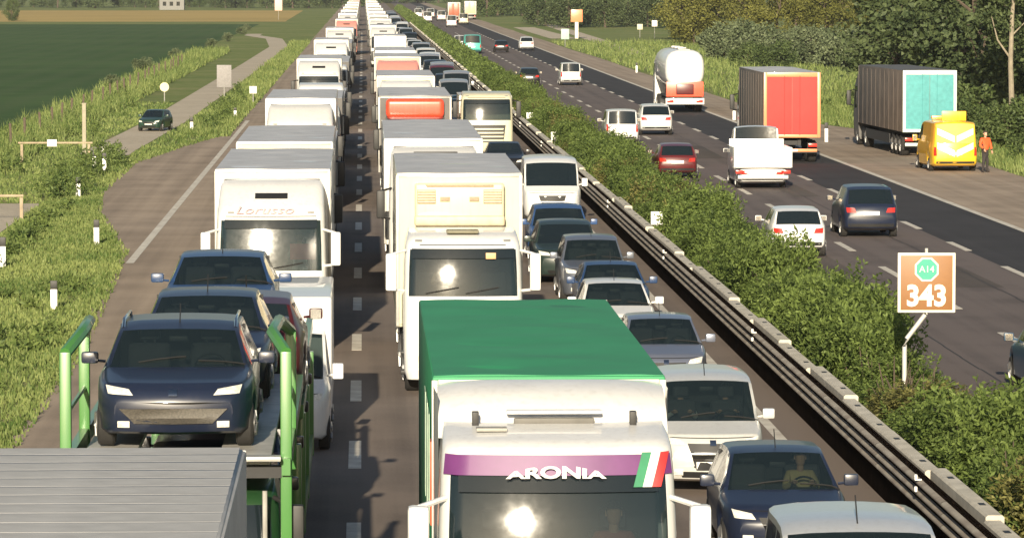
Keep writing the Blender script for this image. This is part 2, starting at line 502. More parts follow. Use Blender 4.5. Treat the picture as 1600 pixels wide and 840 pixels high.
def car_data(kind):
    key = ('cardata', kind)
    if key in CACHE: return CACHE[key]
    S = CARS[kind]; L, W, H = S['L'], S['W'], S['H']
    hw = W / 2
    ys = {0, .02, .05, .1, .16, .22, .35, L - .35, L - .2, L - .1, L - .05, L - .02, L}
    for a, b in [S['ws'], S['rw']] + S['sw']:
        ys |= {a, b}
    for t in (S['top'], S['belt']):
        ys |= {p[0] for p in t}
    for wy in S['wy']:
        for k in range(-4, 5):
            ys.add(wy + .37 * math.sin(k * math.pi / 8))
    y = S['ws'][0]
    for k in range(1, 5):
        ys.add(S['ws'][0] + (S['ws'][1] - S['ws'][0]) * k / 5)
    y = 0.5
    while y < L - .4:
        ys.add(y); y += .3
    ys = sorted(ys)
    out = [ys[0]]
    keep = {S['ws'][0], S['ws'][1], S['rw'][0], S['rw'][1], L}
    for a in S['sw']: keep |= set(a)
    for y in ys[1:]:
        if y - out[-1] > .018:
            out.append(y)
        elif y in keep:
            out[-1] = y
    ys = out
    beltmax = max(b for _, b in S['belt'])
    plan = [(0, .74), (.05, .82), (.16, .90), (.4, .965), (1.0, 1.0), (L - .8, 1.0), (L - .25, .955), (L - .05, .9), (L, .82)]
    floor = [(0, .40), (.04, .28), (.3, .21), (L - .4, .23), (L - .05, .32), (L, .42)]
    rows = []
    for y in ys:
        wv = hw * lerp(plan, y)
        zt = lerp(S['top'], y); zb = min(lerp(S['belt'], y), zt - .012)
        zf = lerp(floor, y)
        for wy in S['wy']:
            dd = abs(y - wy)
            if dd < .37:
                zf = max(zf, .30 + math.sqrt(max(.37 ** 2 - dd * dd, 0)))
        zf = min(zf, zb - .12)
        g = max(0, min(1, (zt - zb) / (H - beltmax)))
        we = wv * (.93 * (1 - g) + S['roof'] * g)
        ze = zb + (zt - zb) * (.9 if g > .3 else .6)
        p5 = (wv * .955, zb); p8 = (we, ze)
        mix = lambda t: (p5[0] + (p8[0] - p5[0]) * t, p5[1] + (p8[1] - p5[1]) * t)
        zm = zf + (zb - zf) * .5
        half = [(0, zf), (wv * .88, zf), (wv * .975, zf + min(.07, (zb - zf) * .3)), (wv, zm), (wv * .99, zb - (zb - zf) * .2), p5,
                mix(.1), mix(.9), p8, (we - .05, ze + (zt - ze) * .45), (we * .66, ze + (zt - ze) * .78), (we * .33, ze + (zt - ze) * .95), (0, zt)]
        if y < .6 * L:
            bow = .30 * (1 - y / (.6 * L))
        else:
            bow = -.16 * (y - .6 * L) / (.4 * L)
        ring = []
        for x, z in half: ring.append((x, y + bow * (x / hw) ** 2, z))
        for x, z in half[-2::-1]: ring.append((-x, y + bow * (x / hw) ** 2, z))
        rows.append(ring)
    parts = {'body': MB(), 'windshield': MB(), 'rear_window': MB()}
    for i in range(len(S['sw'])):
        parts['swR%d' % i] = MB(); parts['swL%d' % i] = MB()
    for i in range(len(rows) - 1):
        y0, y1 = ys[i], ys[i + 1]
        for j in range(24):
            jj = min(j, 23 - j)
            tgt = 'body'
            if jj >= 9 and y0 >= S['ws'][0] - 1e-4 and y1 <= S['ws'][1] + 1e-4: tgt = 'windshield'
            elif jj >= 9 and y0 >= S['rw'][0] - 1e-4 and y1 <= S['rw'][1] + 1e-4: tgt = 'rear_window'
            elif jj == 6:
                for k, (a, b) in enumerate(S['sw']):
                    if y0 >= a - 1e-4 and y1 <= b + 1e-4:
                        tgt = ('swR%d' if j < 12 else 'swL%d') % k
            m = parts[tgt]
            o = len(m.v)
            m.v += [rows[i][j], rows[i][j + 1], rows[i + 1][j + 1], rows[i + 1][j]]
            m.f.append([o + 3, o + 2, o + 1, o])
    b = parts['body']
    b.poly(rows[0][:-1][::-1]); b.poly(rows[-1][:-1])
    D = {}
    for k, m in parts.items():
        D[k] = m.mesh(kind + '_' + k, 42, True)
    bm = bmesh.new(); bm.from_mesh(D['body'])
    tmp = D['windshield']; bm.from_mesh(tmp); bm.from_mesh(D['rear_window'])
    D['bvh'] = BVHTree.FromBMesh(bm); bm.free()
    D['S'] = S
    CACHE[key] = D
    return D

def patch(bvh, corners, n, m, front=True, off=.012, L=5.0):
    """a sheet that hugs the front (or rear) of a body; corners (x, z): bottom-left, bottom-right, top-right, top-left"""
    a, b, c, d = [Vector(p) for p in corners]
    mb = MB(); rows = []
    for i in range(m + 1):
        t = i / m; row = []
        for j in range(n + 1):
            s = j / n
            p = (a * (1 - s) + b * s) * (1 - t) + (d * (1 - s) + c * s) * t
            org = Vector((p.x, -2 if front else L + 2, p.y))
            hit = bvh.ray_cast(org, Vector((0, 1 if front else -1, 0)))
            y = hit[0].y if hit[0] is not None else (0.4 if front else L - .4)
            row.append(Vector((p.x, y + (-off if front else off), p.y)))
        rows.append(row)
    mb.grid(rows, flip=not front)
    # rim that closes the sheet towards the body
    back = .03 if front else -.03
    edge = rows[0] + [r[-1] for r in rows[1:]] + rows[-1][::-1][1:] + [r[0] for r in rows[::-1]][1:]
    mb.grid([edge, [p + Vector((0, back, 0)) for p in edge]], flip=not front)
    return mb

def car(name, label, cat, kind, pm, X, d, rear=False, z=0.0, sz=1.0, plates=True, grille=True, group=None, det=1, yaw=0.0, wheels=True, sx=1.0, roofrails=False, loose_wheels=False, lampm=None):
    """d is the distance of the end that faces the camera"""
    D = car_data(kind); S = D['S']; L, W, H = S['L'], S['W'], S['H']; hw = W / 2
    root = thing(name, label, cat, (X, d + (L if rear else 0), z), (math.pi if rear else 0) + yaw, group)
    if sx != 1.0 or sz != 1.0: root.scale = (sx, 1, sz)
    obj('body', D['body'], pm, root)
    gl = GLASS if det >= 2 else GLASS_D
    obj('windshield', D['windshield'], gl, root)
    obj('rear_window', D['rear_window'], GLASS_D, root)
    for k in range(len(S['sw'])):
        obj('side_window', D['swR%d' % k], GLASS_D, root); obj('side_window', D['swL%d' % k], GLASS_D, root)
    zb = lerp(S['belt'], .22)
    def pc(key, corners, n, m, front=True, off=.012):
        return CM((key, kind), lambda: patch(D['bvh'], corners, n, m, front, off, L), 40)
    for s in (-1, 1):
        i, o_ = .50 * hw, .82 * hw
        c = [(s * i, zb - .13), (s * o_, zb - .12), (s * (o_ + .03), zb - .005), (s * (i + .05), zb - .05)]
        if s < 0: c = [c[1], c[0], c[3], c[2]]
        if not rear or det >= 2:
            hl = obj('headlight', pc('head%d' % s, c, 6, 3), lampm or LAMP, root)
        zt = S['belt'][-2][1]
        if kind in ('van', 'mpv'):
            c = [(s * .78 * hw, .7), (s * .9 * hw, .7), (s * .9 * hw, 1.08), (s * .8 * hw, 1.08)]
        else:
            c = [(s * .52 * hw, zt - .2), (s * .84 * hw, zt - .2), (s * .86 * hw, zt - .04), (s * .58 * hw, zt - .06)]
        if s < 0: c = [c[1], c[0], c[3], c[2]]
        if rear or det >= 2:
            obj('tail_light', pc('tail%d' % s, c, 4, 3, False), REDLAMP, root)
    if (not rear or det >= 2) and grille:
        obj('grille', pc('grille', [(-.30 * hw, .42), (.30 * hw, .42), (.46 * hw, zb - .10), (-.46 * hw, zb - .10)], 6, 3), BLACK, root)
        obj('lower_intake', pc('intake', [(-.55 * hw, .30), (.55 * hw, .30), (.6 * hw, .40), (-.6 * hw, .40)], 6, 2), BLACK, root)
        if det >= 1:
            obj('bonnet_seam', pc('seam', [(-.78 * hw, zb - .025), (.78 * hw, zb - .025), (.78 * hw, zb - .012), (-.78 * hw, zb - .012)], 12, 1, True, .004), BLACK, root)
            for k in range(3):
                z_ = .46 + k * (zb - .60) / 3
                obj('grille_slat', pc('gs%d' % k, [(-.33 * hw, z_), (.33 * hw, z_), (.35 * hw, z_ + .022), (-.35 * hw, z_ + .022)], 6, 1, True, .026), CHROME if det >= 2 else BLACK, root)
        if plates: obj('number_plate', pc('plate', [(-.26, .44), (.26, .44), (.26, .55), (-.26, .55)], 3, 1, True, .028), PLATE, root)
    if rear:
        zt2 = .66 if kind in ('hatch', 'sedan') else .74
        obj('number_plate', pc('rplate', [(-.26, zt2), (.26, zt2), (.26, zt2 + .12), (-.26, zt2 + .12)], 3, 1, False, .02), PLATE, root)
        obj('rear_bumper', pc('rbump', [(-.8 * hw, .36), (.8 * hw, .36), (.8 * hw, .46), (-.8 * hw, .46)], 8, 1, False, .02), BLACK, root)
    if det >= 1:
        my = S['ws'][0] + .5; mz = lerp(S['belt'], my) + .1
        mh = .12 if kind != 'van' else .2
        for s in (-1, 1):
            def f(s=s):
                m = MB().rbox(s * (hw + .02) - (.0 if s > 0 else .2), s * (hw + .02) + (.2 if s > 0 else 0), my - .06, my + .06, mz - mh * .4, mz + mh, .035)
                m.tube([(s * hw * .93, my, mz - .02), (s * (hw + .08), my, mz)], .022, 6)
                return m
            mo = obj('wing_mirror', CM(('mirror%d' % s, kind), f), pm, root)
            if rear:
                obj('mirror_glass', CM(('mirg%d' % s, kind), lambda: MB().box(s * (hw + .12) - .075, s * (hw + .12) + .075, my + .061, my + .066, mz - mh * .3, mz + mh * .85)), CHROME, mo)
    if wheels:
        for wy in S['wy']:
            for s in (-1, 1):
                wheel(root, s * (hw - .12), wy, .31, .31, .2, rims=det >= 1)
    if det >= 2:
        # cabin: dashboard, seats, steering wheel
        y0, y1 = S['ws']; cz = lerp(S['belt'], y0)
        obj('dashboard', CM(('dash', kind), lambda: MB().rbox(-hw * .8, hw * .8, y0 + .28, y0 + .62, cz - .3, cz - .03, .05)), DASH, root)
        obj('bulkhead', CM(('bulk', kind), lambda: MB().box(-hw * .82, hw * .82, y1 + 1.2, y1 + 1.24, .3, H - .14)), DASH, root)
        for s in (-1, 1):
            def f():
                m = MB().rbox(-.25, .25, -.09, .09, 0, .62, .07, 3)
                m.rbox(-.25, .25, -.55, .0, -.16, .02, .06)
                return m
            so = obj('seat', CM('seat', f), CLOTH, root, (s * .37, y1 + .38, cz - .32), (-.16, 0, 0))
            obj('headrest', CM('headrest', lambda: MB().rbox(-.13, .13, -.06, .06, .66, .84, .05, 3).tube([(-.06, 0, .6), (-.06, 0, .7)], .012).tube([(.06, 0, .6), (.06, 0, .7)], .012)), CLOTH, so)
        def fs():
            m = MB()
            pts = [(.18 * math.cos(a), 0, .18 * math.sin(a)) for a in [k * math.pi / 10 for k in range(21)]]
            m.tube(pts, .016, 6)
            m.tube([(-.17, 0, 0), (.17, 0, 0)], .02, 5)
            return m
        obj('steering_wheel', CM('steering', fs), BLACK, root, (.37, y0 + .74, cz - .0), (-.45, 0, 0))
        for s in (-.45, .25):
            y_a = y0 + .10
            def fw(s=s):
                m = MB(); pts = []
                for k in range(6):
                    x = s + k * .11
                    h = D['bvh'].ray_cast(Vector((x, y0 + .12 + k * .012, 3)), Vector((0, 0, -1)))
                    zz = h[0].z if h[0] is not None else cz
                    pts.append((x, y0 + .12 + k * .012, zz + .02))
                return m.tube(pts, .011, 5)
            obj('wiper', CM(('wiper%.2f' % s, kind), fw), BLACK, root)
        obj('rear_view_mirror', CM(('rvm', kind), lambda: MB().rbox(-.11, .11, y1 - .12, y1 - .08, H - .27, H - .19, .015)), BLACK, root)
        for s in (-1, 1):
            c = [(s * .62 * hw - .07, .34), (s * .62 * hw + .07, .34), (s * .62 * hw + .07, .43), (s * .62 * hw - .07, .43)]
            obj('fog_light', pc('fog%d' % s, c, 3, 3, True, .025), LAMP, root)
        obj('badge', CM(('badge', kind), lambda: patch(D['bvh'], [(-.05, zb - .13), (.05, zb - .13), (.05, zb - .045), (-.05, zb - .045)], 2, 2, True, .03, L)), CHROME, root)
        obj('aerial', CM(('aerial', kind), lambda: MB().tube([(0, y1 + .25, H - .05), (0, y1 + .5, H + .22)], .008, 5)), BLACK, root)
    if roofrails:
        for s in (-1, 1):
            xr = s * hw * S['roof'] * .95
            obj('roof_rail', CM(('rail%d' % s, kind), lambda: MB().tube([(xr, S['ws'][1] + .2, H - .1), (xr, S['ws'][1] + .35, H + .01), (xr, S['rw'][0] - .4, H + .0), (xr, S['rw'][0] - .25, H - .1)], .02, 6)), CHROME, root)
    return root

# ---------------------------------------------------------------- lorries
CABS = {
 # (z, front y, half width, corner radius); wb / wt = windscreen bottom and top level index
 'high': dict(lev=[(.32, .10, 1.12, .16), (.5, .02, 1.19, .2), (.95, 0, 1.21, .2), (1.5, .01, 1.22, .22), (1.86, .045, 1.22, .24), (2.1, .075, 1.215, .24), (2.4, .115, 1.21, .24), (2.68, .165, 1.2, .24), (2.96, .225, 1.19, .24),
                   (3.04, .25, 1.185, .24), (3.16, .36, 1.18, .25), (3.3, .58, 1.17, .26), (3.48, .92, 1.16, .26), (3.66, 1.3, 1.14, .22), (3.76, 1.62, 1.10, .16), (3.8, 1.84, 1.06, .1)], wb=4, wt=8, yb=2.02),
 'low': dict(lev=[(.32, .10, 1.12, .16), (.5, .02, 1.17, .2), (.95, 0, 1.18, .2), (1.6, .01, 1.18, .22), (1.98, .045, 1.18, .24), (2.2, .075, 1.175, .24), (2.45, .115, 1.17, .24), (2.7, .165, 1.16, .24), (2.90, .215, 1.15, .24),
                  (2.97, .24, 1.14, .24), (3.06, .32, 1.12, .25), (3.15, .5, 1.1, .26), (3.22, .9, 1.08, .26), (3.25, 1.7, 1.05, .12)], wb=4, wt=8, yb=2.0),
 'tall': dict(lev=[(.32, .10, 1.12, .16), (.5, .02, 1.2, .2), (1.0, 0, 1.22, .2), (1.7, .01, 1.225, .22), (2.06, .045, 1.225, .24), (2.35, .08, 1.22, .24), (2.65, .13, 1.215, .24), (2.95, .195, 1.205, .24), (3.2, .265, 1.195, .24),
                   (3.42, .335, 1.18, .25), (3.47, .40, 1.175, .26), (3.53, .62, 1.165, .26), (3.58, 1.0, 1.15, .24), (3.62, 1.25, 1.14, .2)], wb=4, wt=8, yb=2.1),
}
def cab_data(kind):
    key = ('cabdata', kind)
    if key in CACHE: return CACHE[key]
    S = CABS[kind]; yb = S['yb']
    rows = []
    NF, NA = 10, 5
    sidey = [.62, .75, 1.15, 1.45, 1.6]
    for z, yf, wv, r in S['lev']:
        ring = []
        bow = .13
        for k in range(NF + 1):                       # front, from left to right
            x = -(wv - r) + 2 * (wv - r) * k / NF
            ring.append((x, yf + bow * (x / wv) ** 2, z))
        ye = yf + bow * ((wv - r) / wv) ** 2
        for k in range(1, NA + 1):
            a = k / NA * math.pi / 2
            ring.append(((wv - r) + r * math.sin(a), ye + r * (1 - math.cos(a)) * 1.1, z))
        ylast = ye + r * 1.1
        for k, sy in enumerate(sidey):
            y = max(sy, ylast + .01 * (k + 1)); y = min(y, yb - .02 * (6 - k)); ring.append((wv, y, z))
        ring.append((wv, max(yb, yf + .1), z))
        left = [(-x, y, z) for x, y, z in ring[NF + 1:]][::-1]
        rows.append(left + ring)
    nl = len(rows[0])
    ns = len(sidey) + 1 + NA
    parts = {k: MB() for k in ('cab', 'windshield', 'sideR', 'sideL')}
    def col(j):
        return rows
    for i in range(len(rows) - 1):
        z0, z1 = S['lev'][i][0], S['lev'][i + 1][0]
        for j in range(nl - 1):
            tgt = 'cab'
            k = j - ns                     # 0.. NF-1 = front
            if S['wb'] <= i < S['wt']:
                if -2 <= k < NF + 2: tgt = 'windshield'
                elif k >= NF + NA and 1 <= k - NF - NA <= 3 and i >= S['wb']: tgt = 'sideR'
                elif k < -NA and 1 <= (-k - 1 - NA) <= 3: tgt = 'sideL'
            m = parts[tgt]; o = len(m.v)
            m.v += [rows[i][j], rows[i][j + 1], rows[i + 1][j + 1], rows[i + 1][j]]
            m.f.append([o, o + 1, o + 2, o + 3])
    c = parts['cab']
    c.poly(rows[-1]); c.poly(rows[0][::-1])
    c.grid([[r[0] for r in rows], [r[-1] for r in rows]], flip=True)
    D = {k: m.mesh(kind + '_' + k, 40, True) for k, m in parts.items()}
    bm = bmesh.new(); bm.from_mesh(D['cab']); bm.from_mesh(D['windshield'])
    D['bvh'] = BVHTree.FromBMesh(bm); bm.free(); D['S'] = S
    CACHE[key] = D
    return D

def roof_sheet(hw, y0, L, boxH):
    rg = random.Random(int(L * 10)); n = int((L - y0) / .3)
    ph = [rg.uniform(0, 6.28) for _ in range(6)]
    rows = []
    for i in range(n + 1):
        y = y0 + .03 + (L - y0 - .06) * i / n
        row = []
        for j in range(11):
            u = -1 + .2 * j
            z = boxH + .006 + .022 * (1 - u * u) * (.5 + .5 * math.cos(y * 4.2)) + .008 * math.sin(y * 1.7 + ph[0] + u * 2) * (1 - u ** 4) + .006 * math.sin(u * 5 + y * 2.3 + ph[1])* (1 - u ** 4)
            row.append((u * (hw - .02), y, z if abs(u) < .99 else boxH + .004))
        rows.append(row)
    m = MB().grid(rows, flip=True)
    e = [r[0] for r in rows] + rows[-1][1:] + [r[-1] for r in rows[::-1]][1:] + rows[0][::-1][1:]
    m.grid([e, [(x, y, boxH - .05) for x, y, z in e]])
    return m

def lorry(name, label, X, d, cab='high', cabm=WHITE, frontm=None, sidem=WHITE, roofm=ROOFG, boxL=13.0, boxH=4.0, W=2.5, y0=2.35, z0=1.15, rear=False, det=1, group=None, yaw=0.0, ribs=0, rear_frame=None, rear_m=None, sx=1.0, box_part='trailer_body', cat='lorry', slot=True, curtains=True, glass=None):
    D = cab_data(cab); S = D['S']; hw = W / 2
    L = y0 + boxL
    root = thing(name, label, cat, (X, d + (L if rear else 0), 0), (math.pi if rear else 0) + yaw, group)
    frontm = frontm or sidem
    # cab
    wb, wt = S['lev'][S['wb']][0], S['lev'][S['wt']][0]
    co = obj('cab', D['cab'], cabm, root)
    gl = glass or (GLASS_T if det >= 1 else GLASS_D)
    obj('windshield', D['windshield'], gl, root)
    obj('side_window', D['sideR'], GLASS_D, root); obj('side_window', D['sideL'], GLASS_D, root)
    pk = lambda key, c, n, m, off=.012: CM((key, cab), lambda: patch(D['bvh'], c, n, m, True, off, 6), 40)
    if not rear:
        zz = wb - .1
        obj('grille', pk('cgrille', [(-.75, .98), (.75, .98), (.85, zz - .12), (-.85, zz - .12)], 8, 2), BLACK, root)
        if det >= 1:
            for k in range(4):
                z_ = 1.04 + k * (zz - 1.2) / 4
                obj('grille_slat', pk('gslat%d' % k, [(-.74, z_), (.74, z_), (.76, z_ + .07), (-.76, z_ + .07)], 8, 1, .03), cabm, root)
        for s in (-1, 1):
            c = [(s * .72, .58), (s * 1.08, .58), (s * 1.1, .84), (s * .74, .80)]
            if s < 0: c = [c[1], c[0], c[3], c[2]]
            obj('headlight', pk('chead%d' % s, c, 4, 2), LAMP, root)
        obj('bumper', pk('cbump', [(-1.0, .34), (1.0, .34), (1.05, .52), (-1.05, .52)], 8, 1, .02), cabm, root)
        obj('number_plate', pk('cplate', [(-.27, .40), (.27, .40), (.27, .52), (-.27, .52)], 2, 1, .04), PLATE, root)
        obj('sun_visor', pk('visor', [(-1.02, wt - .17), (1.02, wt - .17), (1.02, wt + .02), (-1.02, wt + .02)], 12, 2, .05), GLASS_D, root)
        if cab == 'high' and slot:
            obj('roof_slot', pk('slot', [(-.36, 3.42), (.36, 3.42), (.36, 3.53), (-.36, 3.53)], 6, 2, .03), BLACK, root)
    for s in (-1, 1):
        def f(s=s):
            m = MB().rbox(s * 1.43 - .11, s * 1.43 + .11, -.06, .14, wb + .12, wb + .86, .05)
            m.tube([(s * 1.15, .35, wb + .9), (s * 1.42, .06, wb + .84)], .03, 6)
            m.tube([(s * 1.18, .3, wb + .1), (s * 1.42, .06, wb + .14)], .03, 6)
            return m
        obj('wing_mirror', CM(('cmir%d' % s, cab), f), cabm if det >= 2 else BLACK, root)
        wheel(root, s * 1.0, 1.28, .5, .5, .3, rims=det >= 1)
    if det >= 2:
        def fi():
            m = MB().rbox(-1.05, 1.05, .42, .8, wb - .45, wb - .03, .06)
            m.box(-1.1, 1.1, 1.7, 1.74, .9, wt + .1)
            return m
        obj('dashboard', CM(('cdash', cab), fi), DASH, root)
        for s in (-1, 1):
            def f2():
                m = MB().rbox(-.27, .27, -.09, .09, 0, .78, .07, 3).rbox(-.14, .14, -.06, .06, .8, 1.0, .05)
                return m
            obj('seat', CM('cseat', f2), CLOTH, root, (s * .62, 1.4, wb - .35), (-.1, 0, 0))
        for sx_ in (-.75, .05):
            def fw(s=sx_):
                pts = []
                for k in range(7):
                    x = s + k * .11; z = wb + .06 + .02 * k
                    h = D['bvh'].ray_cast(Vector((x, -2, z)), Vector((0, 1, 0)))
                    pts.append((x, (h[0].y if h[0] is not None else .05) - .025, z))
                return MB().tube(pts, .014, 5)
            obj('wiper', CM(('cwip%.2f' % sx_, cab), fw), BLACK, root)
        for s in (-1, 1):
            obj('step', CM(('cstep%d' % s, cab), lambda: MB().rbox(s * 1.16 - .08, s * 1.16 + .08, .5, .85, .4, .48, .02).rbox(s * 1.18 - .06, s * 1.18 + .06, .5, .85, .8, .86, .02)), BLACK, root)
    # chassis
    def fch():
        m = MB().box(-.45, -.3, 1.4, L - .4, .78, 1.05).box(.3, .45, 1.4, L - .4, .78, 1.05)
        m.box(-1.1, -.55, 2.3, 3.4, .45, .95).box(.55, 1.1, 2.3, 3.4, .45, .95)
        m.box(-1.15, 1.15, L - .25, L - .1, .45, .62)
        for yy in (2.0, L * .5, L - .6):
            m.box(-.45, .45, yy, yy + .12, .8, 1.0)
        m.box(-1.22, -1.18, 4.6, L - 4.4, .5, .95).box(1.18, 1.22, 4.6, L - 4.4, .5, .95)
        return m
    obj('chassis', CM(('chassis', round(L, 2)), fch), CHASSIS, root)
    ax = [4.4] + ([L - 3.6, L - 2.4, L - 1.2] if boxL > 9 else [L - 1.4])
    for a in ax:
        for s in (-1, 1):
            wheel(root, s * 1.02, a, .5, .5, .36, rims=det >= 1)
    # box
    bo = obj(box_part, CM(('box', boxL, boxH, W, y0, z0), lambda: MB().rbox(-hw, hw, y0, L, z0, boxH, .035, 2)), sidem, root)
    obj('front_panel', CM(('boxf', boxH, W, y0, z0), lambda: MB().rbox(-hw + .06, hw - .06, y0 - .012, y0 + .03, z0 + .06, boxH - .05, .006, 1)), frontm, root)
    obj('roof_sheet', CM(('boxr', boxL, boxH, W, y0, ribs), (lambda: roof_sheet(hw, y0, L, boxH)) if not ribs else (lambda: MB().rbox(-hw + .03, hw - .03, y0 + .03, L - .03, boxH - .02, boxH + .012, .01, 1)), 50), roofm, root)
    if det >= 1:
        for s in (-1, 1):
            obj('corner_post', CM(('cpost%d' % s, boxH, W, y0, z0), lambda: MB().rbox(s * (hw - .03) - .035, s * (hw - .03) + .035, y0 - .022, y0 + .05, z0 + .02, boxH - .04, .012)), STEEL, root)
        obj('top_rail', CM(('trail', boxH, W, y0), lambda: MB().rbox(-hw + .066, hw - .066, y0 - .02, y0 + .04, boxH - .085, boxH - .035, .01)), STEEL, root)
        if not rear:
            ztop = wt + .08
            obj('panel_seam', pk('seam', [(-1.0, ztop), (1.0, ztop), (1.0, ztop + .018), (-1.0, ztop + .018)], 10, 1, .004), BLACK, root)
            for s in (-1, 1):
                zl = ztop + .07
                obj('marker_light', pk('mark%d' % s, [(s * .88 - .07, zl), (s * .88 + .07, zl), (s * .88 + .07, zl + .04), (s * .88 - .07, zl + .04)], 2, 1, .02), STEEL, root)
    if ribs:
        for k in range(ribs):
            yy = y0 + .15 + (boxL - .3) * k / (ribs - 1)
            obj('roof_rib', CM(('rib', W, boxH), lambda: MB().rbox(-hw + .06, hw - .06, -.27, .27, boxH + .002, boxH + .0136, .001, 1)), roofm, root, (0, yy, 0))
    if curtains:
        n = max(3, int(boxL / 1.3))
        if rear and det >= 1:
            for s in (-1, 1):
                for k in range(n + 1):
                    yy = y0 + .1 + (boxL - .2) * k / n
                    obj('curtain_strap', CM(('strap', boxH, z0), lambda: MB().box(-.008, .008, -.03, .03, z0 + .02, boxH - .12), 0), sidem, root, (s * hw, yy, 0))
    rf = rear_frame or STEEL; rm = rear_m or sidem
    def fr():
        t = .14
        m = MB().rbox(-hw, -hw + t, L, L + .05, z0, boxH, .01).rbox(hw - t, hw, L, L + .05, z0, boxH, .01)
        m.rbox(-hw + t, hw - t, L, L + .049, boxH - .2, boxH, .01).rbox(-hw + t, hw - t, L, L + .049, z0, z0 + .14, .01)
        return m
    obj('rear_frame', CM(('rframe', L, boxH, W), fr), rf, root)
    for s in (-1, 1):
        do = obj('rear_door', CM(('rdoor%d' % s, L, boxH, W), lambda: MB().rbox(min(s * .008, s * (hw - .145)), max(s * .008, s * (hw - .145)), L + .002, L + .03, z0 + .145, boxH - .205, .006)), rm, root)
        if rear:
            obj('lock_rod', CM(('lock%d' % s, L, boxH), lambda: MB().tube([(s * .35, L + .045, z0 + .1), (s * .35, L + .045, boxH - .15)], .016, 6)), rm, do)
            obj('tail_light', CM(('ltail%d' % s, L), lambda: MB().rbox(s * .95 - .2, s * .95 + .2, L - .09, L - .02, .72, .88, .02)), REDLAMP, root)
            obj('mudflap', CM(('flap%d' % s, L), lambda: MB().box(s * .98 - .22, s * .98 + .22, L - .62, L - .6, .3, .9)), RUBBER, root)
    if rear:
        obj('underrun_bar', CM(('under', L), lambda: MB().rbox(-1.15, 1.15, L - .12, L, .5, .64, .02)), rear_frame or STEEL, root)
        obj('number_plate', CM(('lplate', L), lambda: MB().rbox(-.26, .26, L + .0, L + .02, .52, .62, .004)), PLATE, root)
    if sx != 1.0: root.scale = (sx, 1, 1)
    return root

# ---------------------------------------------------------------- people
def person_mesh(key, joints, edges, sub=2):
    if key in CACHE: return CACHE[key]
    names = list(joints)
    me = bpy.data.meshes.new(key)
    me.from_pydata([joints[n][0] for n in names], [(names.index(a), names.index(b)) for a, b in edges], [])
    o = bpy.data.objects.new(key, me); COL.objects.link(o)
    o.modifiers.new('skin', 'SKIN').use_smooth_shade = True
    sk = me.skin_vertices[0].data
    for i, n in enumerate(names):
        r = joints[n][1]
        sk[i].radius = r if isinstance(r, tuple) else (r, r)
        sk[i].use_root = (i == 0)
    o.modifiers.new('sub', 'SUBSURF').levels = sub
    dg = bpy.context.evaluated_depsgraph_get()
    m2 = bpy.data.meshes.new_from_object(o.evaluated_get(dg))
    bpy.data.objects.remove(o)
    m2.shade_smooth()
    m2.materials.clear(); m2.materials.append(BLACK)
    CACHE[key] = m2
    return m2
SKIN = mat('skin', (0.50, 0.29, 0.19), 0.55, vary=0.06, scale=8)
HAIR = mat('dark_hair', (0.035, 0.022, 0.015), 0.7)

def head_mesh():
    m = MB(); rows = []
    prof = [(-.125, .028, .01), (-.105, .055, -.02), (-.07, .068, -.012), (-.03, .073, 0), (.01, .076, .004), (.05, .077, .008), (.085, .066, .012), (.11, .04, .014), (.12, .008, .014)]
    n = 16
    for z, r, yo in prof:
        row = []
        for k in range(n + 1):
            a = 2 * math.pi * k / n
            x = r * math.sin(a); y = -r * 1.22 * math.cos(a) + yo
            if math.cos(a) > .93 and -.06 < z < .02: y -= .022 * (1 - abs(z + .03) / .06)    # nose
            if math.cos(a) > .6 and abs(z - .01) < .02 and math.cos(a) < .97: y += .008        # eye sockets
            row.append((x, y, z))
        rows.append(row)
    m.grid(rows, flip=True)
    for s in (-1, 1):
        m.rbox(s * .078 - .012, s * .078 + .012, -.005, .035, -.035, .03, .008)
    m.tube([(0, .01, -.2), (0, 0, -.1)], [.055, .05], 10)
    return m
def hair_mesh():
    m = MB(); rows = []
    for z, r in ((-.02, .078), (.02, .084), (.06, .085), (.095, .07), (.118, .045), (.13, .008)):
        row = []
        for k in range(17):
            a = 2 * math.pi * k / 16
            rr = r
            y = -rr * 1.24 * math.cos(a) + .016
            if z < .05: y = max(y, -.02)
            row.append((rr * math.sin(a), y, z))
        rows.append(row)
    m.grid(rows, flip=True)
    return m

def hand(m, p, dirv, up, s=1):
    """palm with four fingers and a thumb"""
    p = Vector(p); dv = Vector(dirv).normalized(); u = Vector(up).normalized(); sd = dv.cross(u).normalized()
    m.tube([p - dv * .01, p + dv * .05, p + dv * .09], [.024, .038, .034], 8)
    for k in range(4):
        b = p + dv * .085 + sd * (k - 1.5) * .019
        ln = (.06, .072, .07, .052)[k]
        m.tube([b, b + dv * ln * .55, b + dv * ln * .9 - u * ln * .45], [.0095, .009, .007], 6)
    t = p + dv * .035 + sd * s * .036
    m.tube([t, t + dv * .03 + sd * s * .022, t + dv * .055 + sd * s * .02 - u * .012], [.012, .0105, .008], 6)

